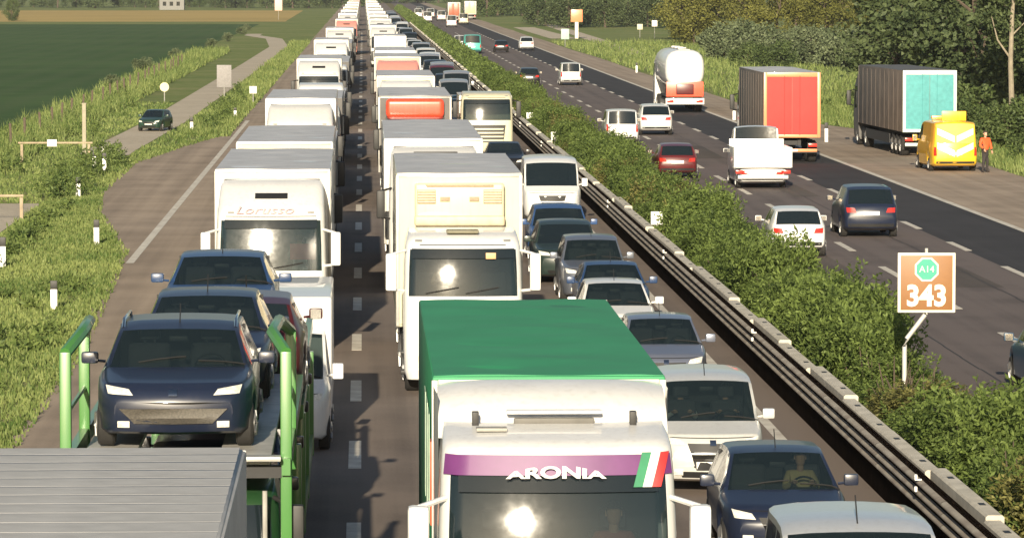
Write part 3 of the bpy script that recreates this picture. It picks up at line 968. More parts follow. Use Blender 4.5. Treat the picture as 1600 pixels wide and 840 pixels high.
def driver(label, X, d, z, top, group=None):
    """seated person, seen through the windscreen; z = seat height, facing the camera"""
    J = {'pel': ((0, 0, .08), (.15, .12)), 'wst': ((0, .02, .26), (.14, .11)), 'chs': ((0, .05, .46), (.17, .12)), 'nk': ((0, .05, .60), (.06, .06)),
         'sr': ((.17, .04, .54), .065), 'er': ((.24, -.16, .36), .05), 'hr': ((.14, -.38, .46), .034),
         'sl': ((-.17, .04, .54), .065), 'el': ((-.24, -.16, .36), .05), 'hl': ((-.14, -.38, .46), .034),
         'kr': ((.12, -.42, .10), .08), 'fr': ((.12, -.55, -.28), .05), 'kl': ((-.12, -.42, .10), .08), 'fl': ((-.12, -.55, -.28), .05)}
    E = [('pel', 'wst'), ('wst', 'chs'), ('chs', 'nk'), ('chs', 'sr'), ('sr', 'er'), ('er', 'hr'), ('chs', 'sl'), ('sl', 'el'), ('el', 'hl'), ('pel', 'kr'), ('kr', 'fr'), ('pel', 'kl'), ('kl', 'fl')]
    o = obj('person', person_mesh('seated_body', J, E), top, None, (X, d, z))
    tag(o, label, 'person', group)
    h = obj('head', CM('head', head_mesh, 60), SKIN, o, (0, .02, .79))
    obj('hair', CM('hair', hair_mesh, 60), HAIR, h)
    def fh():
        m = MB()
        hand(m, (.14, -.38, .46), (-.2, -1, .3), (0, .3, 1), -1); hand(m, (-.14, -.38, .46), (.2, -1, .3), (0, .3, 1), 1)
        return m
    obj('hands', CM('driver_hands', fh, 60), SKIN, o)
    return o
# ================================================================ SETTING
GRASS_G = ground_mat('verge_grass', [(0.075, 0.115, 0.03), (0.14, 0.185, 0.055), (0.19, 0.215, 0.08), (0.27, 0.24, 0.115)], 0.08, 1.1)
FIELD_G = ground_mat('dark_crop', [(0.034, 0.072, 0.022), (0.05, 0.098, 0.03), (0.072, 0.12, 0.04)], 0.03, 0.25)
# drill rows of the crop
_n = FIELD_G.node_tree.nodes; _l = FIELD_G.node_tree.links
_b = _n['Principled BSDF']; _src = _b.inputs['Base Color'].links[0].from_socket
_tc = _n.new('ShaderNodeTexCoord'); _wv = _n.new('ShaderNodeTexWave'); _wv.bands_direction = 'X'
_wv.inputs['Scale'].default_value = 0.10; _wv.inputs['Distortion'].default_value = 1.5; _wv.inputs['Detail Scale'].default_value = 0.3
_l.new(_tc.outputs['Object'], _wv.inputs['Vector'])
_mr = _n.new('ShaderNodeMapRange'); _mr.inputs['To Max'].default_value = .38
_l.new(_wv.outputs['Fac'], _mr.inputs['Value'])
_mx = _n.new('ShaderNodeMix'); _mx.data_type = 'RGBA'; _mx.inputs['B'].default_value = (.075, .105, .045, 1)
_l.new(_mr.outputs[0], _mx.inputs['Factor']); _l.new(_src, _mx.inputs['A']); _l.new(_mx.outputs['Result'], _b.inputs['Base Color'])
WHEAT = ground_mat('ripe_wheat', [(0.36, 0.27, 0.10), (0.46, 0.34, 0.13)], 0.02, 0.3)
DUST = ground_mat('pale_track', [(0.40, 0.35, 0.27), (0.52, 0.46, 0.37)], 0.2, 2.0)
ROAD_L = road_mat('worn_asphalt', (0.078, 0.063, 0.054), (0.19, 0.154, 0.13), 0.75)
ROAD_S = road_mat('shoulder_asphalt', (0.20, 0.158, 0.12), (0.38, 0.305, 0.235), 0.5)
ROAD_R = road_mat('grey_asphalt', (0.066, 0.055, 0.053), (0.14, 0.115, 0.108), 0.7)
ROAD_D = road_mat('new_asphalt', (0.026, 0.025, 0.028), (0.045, 0.043, 0.048), 0.4)
LINE = mat('worn_road_paint', (0.72, 0.69, 0.60), 0.7, vary=0.25, scale=1.8, col2=(0.42, 0.37, 0.31))

def sheet(name, pts, z, m, kind='structure'):
    me = MB().poly([(x, y, z) for x, y in pts]).mesh(name, 0)
    o = obj(name, me, m)
    o['kind'] = kind
    return o
def strip(name, xl, xr, ys, z, m):
    """sheet between two curves xl(y), xr(y)"""
    mb = MB().grid([[(xl(y), y, z), (xr(y), y, z)] for y in ys])
    o = obj(name, mb.mesh(name, 0), m)
    o['kind'] = 'structure'
    return o
YS = [15, 40, 60] + list(range(70, 700, 5)) + list(range(700, 2600, 50))
sheet('ground', [(-3500, -200), (3500, -200), (3500, 7000), (-3500, 7000)], 0.0, GRASS_G)
sheet('crop_field', [(-19.6, 120), (-20.0, 860), (-900, 840), (-900, 120)], 0.012, FIELD_G)
sheet('wheat_field', [(-16, 915), (-17, 1270), (-900, 1330), (-900, 905)], 0.012, WHEAT)
LAYL = [(0, -6.35), (96, -6.35), (134, -7.35), (158, -9.6), (172, -10.3), (200, -10.5), (222, -9.0), (238, -7.5), (300, -7.2), (3000, -7.2)]
LAYR = [(0, 24.7), (150, 25.0), (170, 27.4), (240, 28.6), (262, 25.4), (3000, 25.2)]
strip('shoulder_road', lambda y: lerp(LAYL, y) + .12 * math.sin(y * 1.7) + .07 * math.sin(y * 4.1), lambda y: -3.7, YS, 0.008, ROAD_S)
rl = strip('road', lambda y: -3.7, lambda y: 8.6, YS, 0.008, ROAD_L)
rr = strip('road', lambda y: 10.9, lambda y: 18.45, YS, 0.008, ROAD_R)
strip('road', lambda y: 18.45, lambda y: 21.9, YS, 0.008, ROAD_D)
strip('shoulder_road', lambda y: 21.9, lambda y: lerp(LAYR, y) + .15 * math.sin(y * 1.3), YS, 0.008, ROAD_S)
strip('median_ground', lambda y: 8.6, lambda y: 10.9, YS, 0.006, ground_mat('median_soil', [(0.10, 0.08, 0.05), (0.16, 0.14, 0.07), (0.09, 0.11, 0.04)], .3, 2))
# service track along the fence on the far left
TRK = [(0, -12.4), (150, -12.2), (215, -12.3), (260, -11.6), (440, -10.9), (560, -10.6), (640, -12.8), (680, -17)]
strip('path', lambda y: lerp(TRK, y) - 1.2, lambda y: lerp(TRK, y) + 1.2, [y for y in YS if 210 <= y <= 700], 0.01, DUST)
strip('path', lambda y: -13.6, lambda y: -11.9, [15, 60, 100, 140, 158, 164], 0.01, DUST)
strip('path', lambda y: 31 + (y - 560) * .012, lambda y: 33.5 + (y - 560) * .012, [500, 560, 650, 800, 1000], 0.01, DUST)
strip('path', lambda y: 27.2, lambda y: 31.0, [640, 700, 760, 800], 0.011, DUST)
# painted lines
def solid(x, w_, y0, y1, parent):
    o = obj('edge_line', MB().grid([[(x - w_ / 2, y, .014), (x + w_ / 2, y, .014)] for y in (y0, (y0 + y1) / 2, y1)]).mesh('edge_line', 0), LINE, parent)
    return o
solid(-6.82, .24, 129, 262, rl)
solid(-3.75, .2, 20, 1200, rl)
solid(7.5, .2, 20, 1200, rl)
solid(11.35, .2, 20, 1200, rr)
solid(21.8, .26, 20, 1200, rr)
dash = CM('lane_dash', lambda: MB().box(-.11, .11, -2.25, 2.25, .010, .0145), 0)
for k in range(3, 60):
    y = 12 * k + 4.5
    for x, par in ((-.15, rl), (3.72, rl), (14.95, rr), (18.5, rr)):
        obj('lane_dash', dash, LINE, par, (x, y, 0))

# repaired strips and joints in the carriageway
PATCHM = road_mat('repair_asphalt', (0.07, 0.058, 0.052), (0.12, 0.10, 0.088), 0.4)
pr = random.Random(77)
for (x, w_, y, l_, par) in ((1.9, 1.1, 66, 9, rl), (2.2, .8, 93, 14, rl), (1.2, .7, 140, 18, rl), (13.2, 1.4, 120, 22, rr), (16.6, 1.2, 118, 9, rr), (12.6, 1.0, 165, 14, rr), (17.0, .9, 168, 20, rr), (16.2, 1.5, 205, 16, rr), (-4.6, .6, 118, 12, rl)):
    obj('repair_patch', MB().poly([(x - w_ / 2 + pr.uniform(-.1, .1), y, .0115), (x + w_ / 2 + pr.uniform(-.1, .1), y + pr.uniform(-.4, .4), .0115), (x + w_ / 2, y + l_, .0115), (x - w_ / 2, y + l_ + pr.uniform(-.5, .5), .0115)]).mesh('repair_patch', 0), PATCHM if pr.random() < .8 else ROAD_S, par)
for x, par in ((-1.9, rl), (1.85, rl), (5.7, rl), (13.1, rr), (16.8, rr)):
    m_ = MB(); yy = 60.0; xx = x
    while yy < 330:        # sealed crack wandering along the lane
        m_.poly([(xx - .018, yy, .0125), (xx + .018, yy, .0125), (xx + .018, yy + 3, .0125), (xx - .018, yy + 3, .0125)]); xx += pr.uniform(-.05, .05); yy += 3.0
    obj('sealed_crack', m_.mesh('sealed_crack', 0), mat('bitumen_seal', (0.02, 0.018, 0.017), .7), par)

# ---------------------------------------------------------------- median barriers
SHADE_STEEL = mat('shade_dark_steel', (0.014, 0.010, 0.008), 1.0, vary=0.25, scale=2, spec=0.0)  # near-black, no sheen: shade put into the colour; posts share it
RAILM = mat('weathered_rail', (0.44, 0.41, 0.35), 0.8, 0.0, vary=0.25, scale=1.0, col2=(0.22, 0.18, 0.15), spec=0.1)
CONC = mat('pale_concrete', (0.62, 0.58, 0.49), 0.85, vary=0.18, scale=2.2, bump=0.3, bscale=14)
br = thing('guard_rail', 'steel guard rail with triple wave beam along the median', 'guard rail', (8.25, 30, 0))
BL = 8.0
def rib(L):
    prof = []
    for k in range(9):
        a_ = math.pi * k / 8
        prof.append((-.085 * math.sin(a_), -.045 * math.cos(a_)))
    return MB().grid([[(x, y, z) for x, z in prof] for y in (0, L)])
for zc in (.49, .655, .82):
    for k in range(55):
        obj('rail', CM('rail_rib', lambda: rib(BL - .03), 60), RAILM, br, (0, k * BL, zc))
    obj('rail', rib(740).mesh('far_rail', 60), RAILM, br, (0, 55 * BL, zc))
obj('shade_panel', MB().box(.0, .05, 0, 1180, .0, .88).mesh('shade_panel', 0), SHADE_STEEL, br)  # black sheet standing in for the shade under and between the rails
obj('back_beam', MB().box(.11, .16, 0, 1180, .5, .84).mesh('back_beam', 0), SHADE_STEEL, br)
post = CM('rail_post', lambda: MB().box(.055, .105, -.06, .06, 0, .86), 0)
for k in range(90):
    obj('post', post, SHADE_STEEL, br, (0, 24 + k * 2.66, 0))
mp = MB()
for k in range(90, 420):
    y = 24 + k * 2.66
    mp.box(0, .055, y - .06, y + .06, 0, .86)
o = obj('far_posts', mp.mesh('far_posts', 0), SHADE_STEEL, br); o['kind'] = 'stuff'
for k in range(12):
    y = 7.2 + 27.4 * k
    r_ = obj('reflector', CM('refl', lambda: MB().rbox(-.13, -.085, -.05, .05, .87, .96, .015).box(-.11, -.02, -.015, .015, .87, .89)), PLATE, br, (0, y, 0))
    obj('reflector', CM('refl2', lambda: MB().rbox(-.13, -.085, -.05, .05, .70, .78, .015)), PLATE, br, (0, y, 0))
cb = thing('concrete_barrier', 'pale concrete barrier blocks in a row between guard rail and hedge', 'barrier', (8.62, 30, 0))
def block(L):
    out = [(-.19, 0), (.22, 0), (.22, .08), (.12, .25), (.13, .82), (.10, .85), (-.10, .85), (-.13, .82), (-.13, .25), (-.19, .08)]
    return MB().prism(out, 0, L)
for k in range(0, 130):
    j = ((k * 37) % 11 - 5) * .010
    bo = obj('block', CM('conc_block', lambda: block(5.9), 20), CONC, cb, (j, k * 6.0, ((k * 53) % 7) * .014 - .03))
    if k < 40:
        for q in (1.3, 4.6):
            obj('lifting_socket', CM('socket', lambda: MB().box(-.045, .045, -.13, .13, .846, .856), 0), BLACK, bo, (0, q, 0))
# small white marker plates standing on the barrier
for i, (px, d) in enumerate(((1028, 135), (866, 207), (821, 238))):
    t = thing('marker_plate', ('square white marker plate on a thin post beside the hedge, level with the blue car', 'small white marker plate beyond the white van by the hedge', 'small white marker plate beside the cream box lorry')[i], 'marker', (9.0, d, 0), 0, 'marker plates in the median')
    obj('plate', CM('mplate', lambda: MB().rbox(-.18, .18, -.012, .012, .78, 1.18, .02)), PLATE, t)
    obj('post', CM('mpost', lambda: MB().tube([(0, .03, 0), (0, .03, 1.1)], .025, 8)), STEEL, t)

# ---------------------------------------------------------------- foliage
OLEA = leaf_mat('hedge_leaves', (0.034, 0.062, 0.015), (0.20, 0.27, 0.07), 0.4, 0.42)
OLEB = leaf_mat('hedge_leaves_brown', (0.035, 0.04, 0.012), (0.24, 0.23, 0.075), 0.5, 0.35)
LEAF_D = leaf_mat('dark_tree_leaves', (0.026, 0.045, 0.02), (0.115, 0.15, 0.06), 0.35)
LEAF_O = leaf_mat('olive_tree_leaves', (0.06, 0.07, 0.015), (0.19, 0.19, 0.045), 0.25)
LEAF_G = leaf_mat('grey_shrub_leaves', (0.05, 0.075, 0.035), (0.18, 0.215, 0.115), 0.4)
LEAF_M = leaf_mat('mid_tree_leaves', (0.03, 0.055, 0.02), (0.115, 0.155, 0.05), 0.3)
BARK = mat('bark', (0.10, 0.075, 0.055), 0.9, vary=0.2, scale=4, bump=0.4)
GRASSB = leaf_mat('grass_blades', (0.07, 0.13, 0.028), (0.30, 0.35, 0.12), 0.16, 0.4)

def leaf(m, p, rng, ln, wd, up=0.3):
    d = Vector((rng.gauss(0, 1), rng.gauss(0, 1), rng.gauss(0, .7) + up)).normalized()
    a = Vector((rng.gauss(0, 1), rng.gauss(0, 1), rng.gauss(0, 1)))
    s = d.cross(a).normalized() * wd
    o = len(m.v)
    q = p + d * ln * .5
    m.v += [tuple(p), tuple(q + s), tuple(p + d * ln), tuple(q - s)]
    m.f.append([o, o + 1, o + 2, o + 3])

def bush_mesh(seed, L=2.6, W_=2.2, H_=1.5, n=7000, ln=.125, wd=.023):
    rng = random.Random(seed); m = MB()
    lobes = []
    for k in range(16):
        lobes.append((Vector((rng.uniform(-W_ * .36, W_ * .36), rng.uniform(-L * .46, L * .46), rng.uniform(.25, .78) * H_)), rng.uniform(.34, .58)))
    per = n // len(lobes)
    for c, r in lobes:
        for i in range(per):
            v = Vector((rng.gauss(0, 1), rng.gauss(0, 1), rng.gauss(0, 1))).normalized() * r * rng.uniform(.55, 1.12)
            p = c + v
            if p.z < .03: p.z = rng.uniform(.03, .3)
            leaf(m, p, rng, ln * rng.uniform(.7, 1.4), wd * rng.uniform(.8, 1.3), .55)
    for k in range(24):       # long shoots that break the outline
        b = Vector((rng.uniform(-W_ * .4, W_ * .4), rng.uniform(-L * .5, L * .5), H_ * .75))
        t = b + Vector((rng.uniform(-.25, .25), rng.uniform(-.25, .25), rng.uniform(.3, .62)))
        for i in range(22):
            leaf(m, b.lerp(t, rng.random()), rng, ln * .9, wd, .5)
    return m
def stems_mesh(seed):
    rng = random.Random(seed); m = MB()
    for k in range(9):
        b = Vector((rng.uniform(-.3, .3), rng.uniform(-.6, .6), 0)); t = b + Vector((rng.uniform(-.5, .5), rng.uniform(-.5, .5), rng.uniform(.7, 1.2)))
        m.tube([b, b.lerp(t, .5) + Vector((.05, 0, .05)), t], [.025, .018, .008], 5)
    return m
NB = 5
bushes = [bush_mesh(11 + i).mesh('bush_%d' % i, 0) for i in range(NB)]
stems = [stems_mesh(51 + i).mesh('stems_%d' % i) for i in range(2)]
rng = random.Random(4)
y = 52.0; k = 0
while y < 330:
    br_ = rng.random() < .08
    t = thing('hedge_bush', 'brownish olive bush among the green ones of the median hedge' if br_ else 'leafy green bush in the hedge along the median', 'bush', (10.05 + rng.uniform(-.14, .14), y, 0), rng.choice((0, math.pi)) + rng.uniform(-.15, .15), 'brownish bushes of the median hedge' if br_ else 'green bushes of the median hedge')
    s = rng.uniform(.84, 1.14)
    f = obj('foliage', bushes[rng.randrange(NB)], OLEB if br_ else OLEA, t, None, None, (s * .92, s * 1.08, s * rng.uniform(.66, 1.14) * (.6 if 73 < y < 82.5 else 1.0)))
    obj('stems', stems[k % 2], BARK, t)
    y += 1.9; k += 1
far = MB(); rf = random.Random(9)
for i in range(52000):
    y = 330 + 900 * rf.random() ** 1.5
    sz = .26 + (y - 330) / 900 * .3
    a = rf.random() * math.pi
    p = Vector((10.05 + 1.12 * math.cos(a) * rf.uniform(.75, 1.08), y, .1 + 1.4 * math.sin(a) ** .8 * (1 + .2 * math.sin(y * .9) * math.sin(y * .37)) * rf.uniform(.7, 1.08)))
    leaf(far, p, rf, sz, sz * .28, .4)
o = obj('hedge', far.mesh('far_hedge', 0), OLEA)
tag(o, 'far stretch of the green median hedge running into the distance', 'hedge', None, 'stuff')

def crown_mesh(seed, R_, H_, z0, n, ln, wd, lob=34):
    rng = random.Random(seed); m = MB()
    for k in range(lob):
        a = rng.uniform(0, 2 * math.pi); t = rng.random()
        rad = R_ * math.sin(math.pi * (.12 + .82 * t)) ** .7 * rng.uniform(.45, .95)
        c = Vector((rad * math.cos(a), rad * math.sin(a), z0 + H_ * t))
        r = rng.uniform(.16, .34) * R_
        for i in range(n // lob):
            v = Vector((rng.gauss(0, 1), rng.gauss(0, 1), rng.gauss(0, .8))).normalized() * r * rng.uniform(.5, 1.15)
            leaf(m, c + v, rng, ln * rng.uniform(.7, 1.3), wd * rng.uniform(.8, 1.3), .1)
    return m
def trunk_mesh(seed, H_, r):
    rng = random.Random(seed); m = MB()
    pts = [Vector((rng.uniform(-.12, .12) * i, rng.uniform(-.12, .12) * i, H_ * i / 5)) for i in range(6)]
    m.tube(pts, [r * (1 - i * .16) for i in range(6)], 9)
    for k in range(9):
        b = pts[2 + k % 4]; a = rng.uniform(0, 6.28); l = H_ * rng.uniform(.18, .38)
        e = b + Vector((math.cos(a) * l, math.sin(a) * l, l * rng.uniform(.4, 1.0)))
        m.tube([b, b.lerp(e, .5) + Vector((0, 0, .1 * l)), e], [r * .35, r * .22, r * .08], 6)
    return m
CR = {'broad': [crown_mesh(70 + i, 4.6, 9.2, .9, 5200, .46, .13, 40).mesh('broad_crown_%d' % i, 0) for i in range(3)],
      'shrub': [crown_mesh(90 + i, 2.6, 2.6, .5, 3000, .32, .09, 26).mesh('shrub_crown_%d' % i, 0) for i in range(3)],
      'tall': [crown_mesh(80 + i, 3.4, 11.0, 2.0, 5200, .46, .13, 40).mesh('tall_crown_%d' % i, 0) for i in range(2)]}
TR = {'broad': trunk_mesh(5, 8.0, .30).mesh('trunk_b'), 'shrub': trunk_mesh(6, 2.2, .09).mesh('trunk_s'), 'tall': trunk_mesh(7, 11.0, .28).mesh('trunk_t')}
trng = random.Random(21)
def tree(name, label, kind, lm, X, d, s=1.0, group=None, bark=None, cat='tree', sz=1.0):
    t = thing(name, label, cat, (X, d, 0), trng.uniform(0, 6.28), group)
    c = trng.choice(CR[kind])
    sc = (s, s, s * sz)
    obj('crown', c, lm, t, None, None, sc)
    obj('trunk', TR[kind], bark or BARK, t, None, None, sc)
    return t
# dark mass on the far right, near to far
for i, (X, d, s) in enumerate(((36.9, 240, .8), (38.5, 246, .95), (36.2, 258, 1.0), (40.5, 262, 1.1), (38.0, 280, 1.1), (42.5, 290, 1.2), (36.5, 300, .9), (41.0, 315, 1.2), (46.0, 320, 1.2), (45.0, 345, 1.2), (49.5, 360, 1.3))):
    tree('tree', 'dense dark green tree of the wood behind the parked lorry', 'broad', LEAF_D, X, d, s, 'dark trees behind the parked lorry')
t = thing('pale_tree', 'tree with a slim pale trunk standing before the dark wood', 'tree', (PX(1583, 228), 228, 0))
obj('trunk', MB().tube([(0, 0, 0), (.05, 0, 2), (-.03, 0, 4), (.04, 0, 6.5), (.3, .2, 9.5)], [.17, .15, .13, .11, .05], 9).tube([(0, 0, 4.2), (-.7, .1, 5.2), (-1.0, .2, 6.4)], [.06, .045, .02], 6).tube([(0, 0, 5.4), (.8, .1, 6.2)], [.05, .02], 6).mesh('pale_trunk'), mat('pale_bark', (0.30, 0.26, 0.19), 0.85, vary=0.2, scale=3, bump=0.3), t)
obj('crown', CR['broad'][1], LEAF_D, t, (.4, 1.6, 4.6), None, (.5, .5, .55))
# understorey shrubs at the verge
for i, (X, d, s) in enumerate(((31.5, 214, .62), (33.0, 218, .75), (34.8, 214, .8), (30.6, 226, .55), (32.2, 232, .8), (31.4, 246, .7), (34.0, 205, .6), (33.4, 196, .42), (31.0, 204, .4))):
    tree('shrub', 'low green shrub on the verge beside the parked lorry', 'shrub', LEAF_M, X, d, s, 'shrubs on the verge by the lay-by', None, 'shrub')
# grey-green shrub belt
for i in range(17):
    d = 470 - i * 4 + trng.uniform(-8, 8); X = 37.5 + i * .95 + trng.uniform(-.6, .6)
    tree('shrub', 'grey green shrub in the belt beyond the field edge', 'shrub', LEAF_G, X, d, trng.uniform(.7, 1.1), 'grey green shrubs beyond the verge', None, 'shrub', 1.1)
for i in range(6):
    d = 400 + i * 14; X = 40 + trng.uniform(-3, 10)
    tree('shrub', 'round dark shrub scattered on the rough grass', 'shrub', LEAF_M, X, d, trng.uniform(.6, .9), 'dark shrubs on the rough grass', None, 'shrub')
# olive trees of the slope behind
for i in range(26):
    X = 44 + (i % 13) * 3.9 + trng.uniform(-1.5, 1.5); d = 560 + (i // 13) * 75 + trng.uniform(-25, 25)
    tree('tree', 'yellow olive tree in the wood behind the shrub belt', 'broad', LEAF_O, X, d, trng.uniform(.75, 1.1), 'olive trees behind the shrub belt')
# dark far wood at the top centre right
for i in range(26):
    X = 33 + i * 1.25 + trng.uniform(-1, 1); d = 800 + (i % 3) * 45 + trng.uniform(-20, 20)
    tree('tree', 'dark tree of the distant wood beyond the carriageway', 'broad', LEAF_D, X, d, trng.uniform(.75, 1.05), 'dark trees of the distant wood')
for i in range(16):
    X = 27 + i * 2.6 + trng.uniform(-1, 1); d = 1080 + trng.uniform(-40, 40)
    tree('tree', 'mid green tree where the right carriageway vanishes', 'broad', LEAF_M, X, d, trng.uniform(.9, 1.2), 'trees where the motorway vanishes')
# far left tree line
for i in range(34):
    X = -145 + i * 4.4 + trng.uniform(-1.5, 1.5); d = 1400 + trng.uniform(-30, 60)
    tree('tree', 'dark green tree of the line behind the wheat field', 'broad', LEAF_D if i % 3 else LEAF_M, X, d, trng.uniform(.8, 1.2), 'tree line behind the wheat field')
for i in range(22):
    X = -62 + i * 4.6 + trng.uniform(-1, 1); d = 1700 + trng.uniform(-30, 60)
    tree('tree', 'hazy green tree on the horizon over the traffic jam', 'broad', LEAF_M, X, d, trng.uniform(1.0, 1.4), 'trees on the horizon')
tree('tree', 'lone round tree at the edge of the wheat field', 'broad', LEAF_M, PX(22, 930), 930, .42)
for i in range(7):
    X = -19.5 + trng.uniform(-.8, .8); d = 330 + i * 70 + trng.uniform(-15, 15)
    tree('shrub', 'small weedy shrub on the ditch beside the crop field', 'shrub', LEAF_G, X, d, trng.uniform(.22, .4), 'shrubs on the ditch by the crop field', None, 'shrub')

# grass blades, denser near the camera
def grass(name, label, areas, seed):
    rg = random.Random(seed); m = MB()
    for n, fx, y0, y1, h0, h1, pw in areas:
        for i in range(n):
            y = y0 + (y1 - y0) * rg.random() ** pw
            xl, xr = fx(y)
            x = rg.uniform(xl, xr)
            if (y > 208 and abs(x - lerp(TRK, y)) < 1.3) or (y < 164 and -13.6 < x < -11.9): continue
            cl = .55 + .45 * math.sin(x * 2.1 + math.sin(y * .31) * 2) * math.sin(y * .55 + x)
            h = rg.uniform(h0, h1) * (.5 + .7 * max(0, cl)); wd = .022 + y * .00012
            a = rg.uniform(0, math.pi); dx = math.cos(a) * wd; dy = math.sin(a) * wd
            lx = rg.gauss(0, .3) * h; ly = rg.gauss(0, .3) * h
            o = len(m.v)
            m.v += [(x - dx, y - dy, 0), (x + dx, y + dy, 0), (x + lx, y + ly, h)]
            m.f.append([o, o + 1, o + 2])
    o = obj(name, m.mesh(name, 0), GRASSB)
    tag(o, label, 'grass', None, 'stuff')
grass('verge_grass', 'rough green and straw coloured grass on the verge beside the shoulder', [
    (52000, lambda y: (max(-11.8, -9 - y * .03), lerp(LAYL, y) + .1), 70, 170, .05, .17, 1.2),
    (26000, lambda y: (-19.3, lerp(LAYL, y) + .1), 150, 300, .08, .24, 1.2),
    (3500, lambda y: (lerp(LAYL, y) - .35, lerp(LAYL, y) + .25), 70, 240, .08, .2, 1.2),
    (9000, lambda y: (-19.6, -15.5), 190, 520, .5, 1.0, 1.3),
    (9000, lambda y: (-9.6, -7.1), 235, 600, .25, .6, 1.4)], 3)
def weeds(name, label, spots, seed):
    rg = random.Random(seed); m = MB()
    for n, xa, xb, ya, yb, h in spots:
        for i in range(n):
            c = Vector((rg.uniform(xa, xb), rg.uniform(ya, yb), 0)); r = rg.uniform(.18, .5); hh = h * rg.uniform(.5, 1.2)
            for k in range(70):
                leaf(m, c + Vector((rg.gauss(0, r * .5), rg.gauss(0, r * .5), rg.random() ** .8 * hh)), rg, .22, .035, .6)
    o = obj(name, m.mesh(name, 0), LEAF_W)
    tag(o, label, 'weeds', None, 'stuff')
LEAF_W = leaf_mat('weed_leaves', (0.04, 0.075, 0.02), (0.19, 0.25, 0.07), 0.5, 0.35)
weeds('weeds', 'clumps of leafy weeds growing along the verge and lay-by corner', [(50, -12.5, -10.8, 165, 206, .8), (40, -11, -7.0, 78, 120, .3), (30, -11, -10.6, 120, 160, .35), (50, -9.4, -7.9, 240, 330, .6), (60, -19, -14, 170, 330, .6), (40, 29.2, 32, 165, 300, .7)], 8)
grass('roadside_grass', 'tall green grass on the slope beside the lay-by', [
    (16000, lambda y: (lerp(LAYR, y) + .1, 34), 150, 300, .2, .6, 1.2),
    (12000, lambda y: (lerp(LAYR, y) + .1, 44), 260, 600, .3, .8, 1.3),
    (7000, lambda y: (8.8, 9.3), 55, 200, .12, .35, 1.3)], 5)
# ================================================================ VEHICLES, LANE 1 (left of the jam)
q = -2.0
# grey ribbed trailer in the corner
lorry('box_lorry', 'grey lorry trailer with ribbed roof filling the lower left corner', -2.33, 25.2, 'high', WHITE, ALU, ALU, ALU, boxL=12.05, boxH=4.0, W=2.55, det=1, ribs=20, curtains=False)

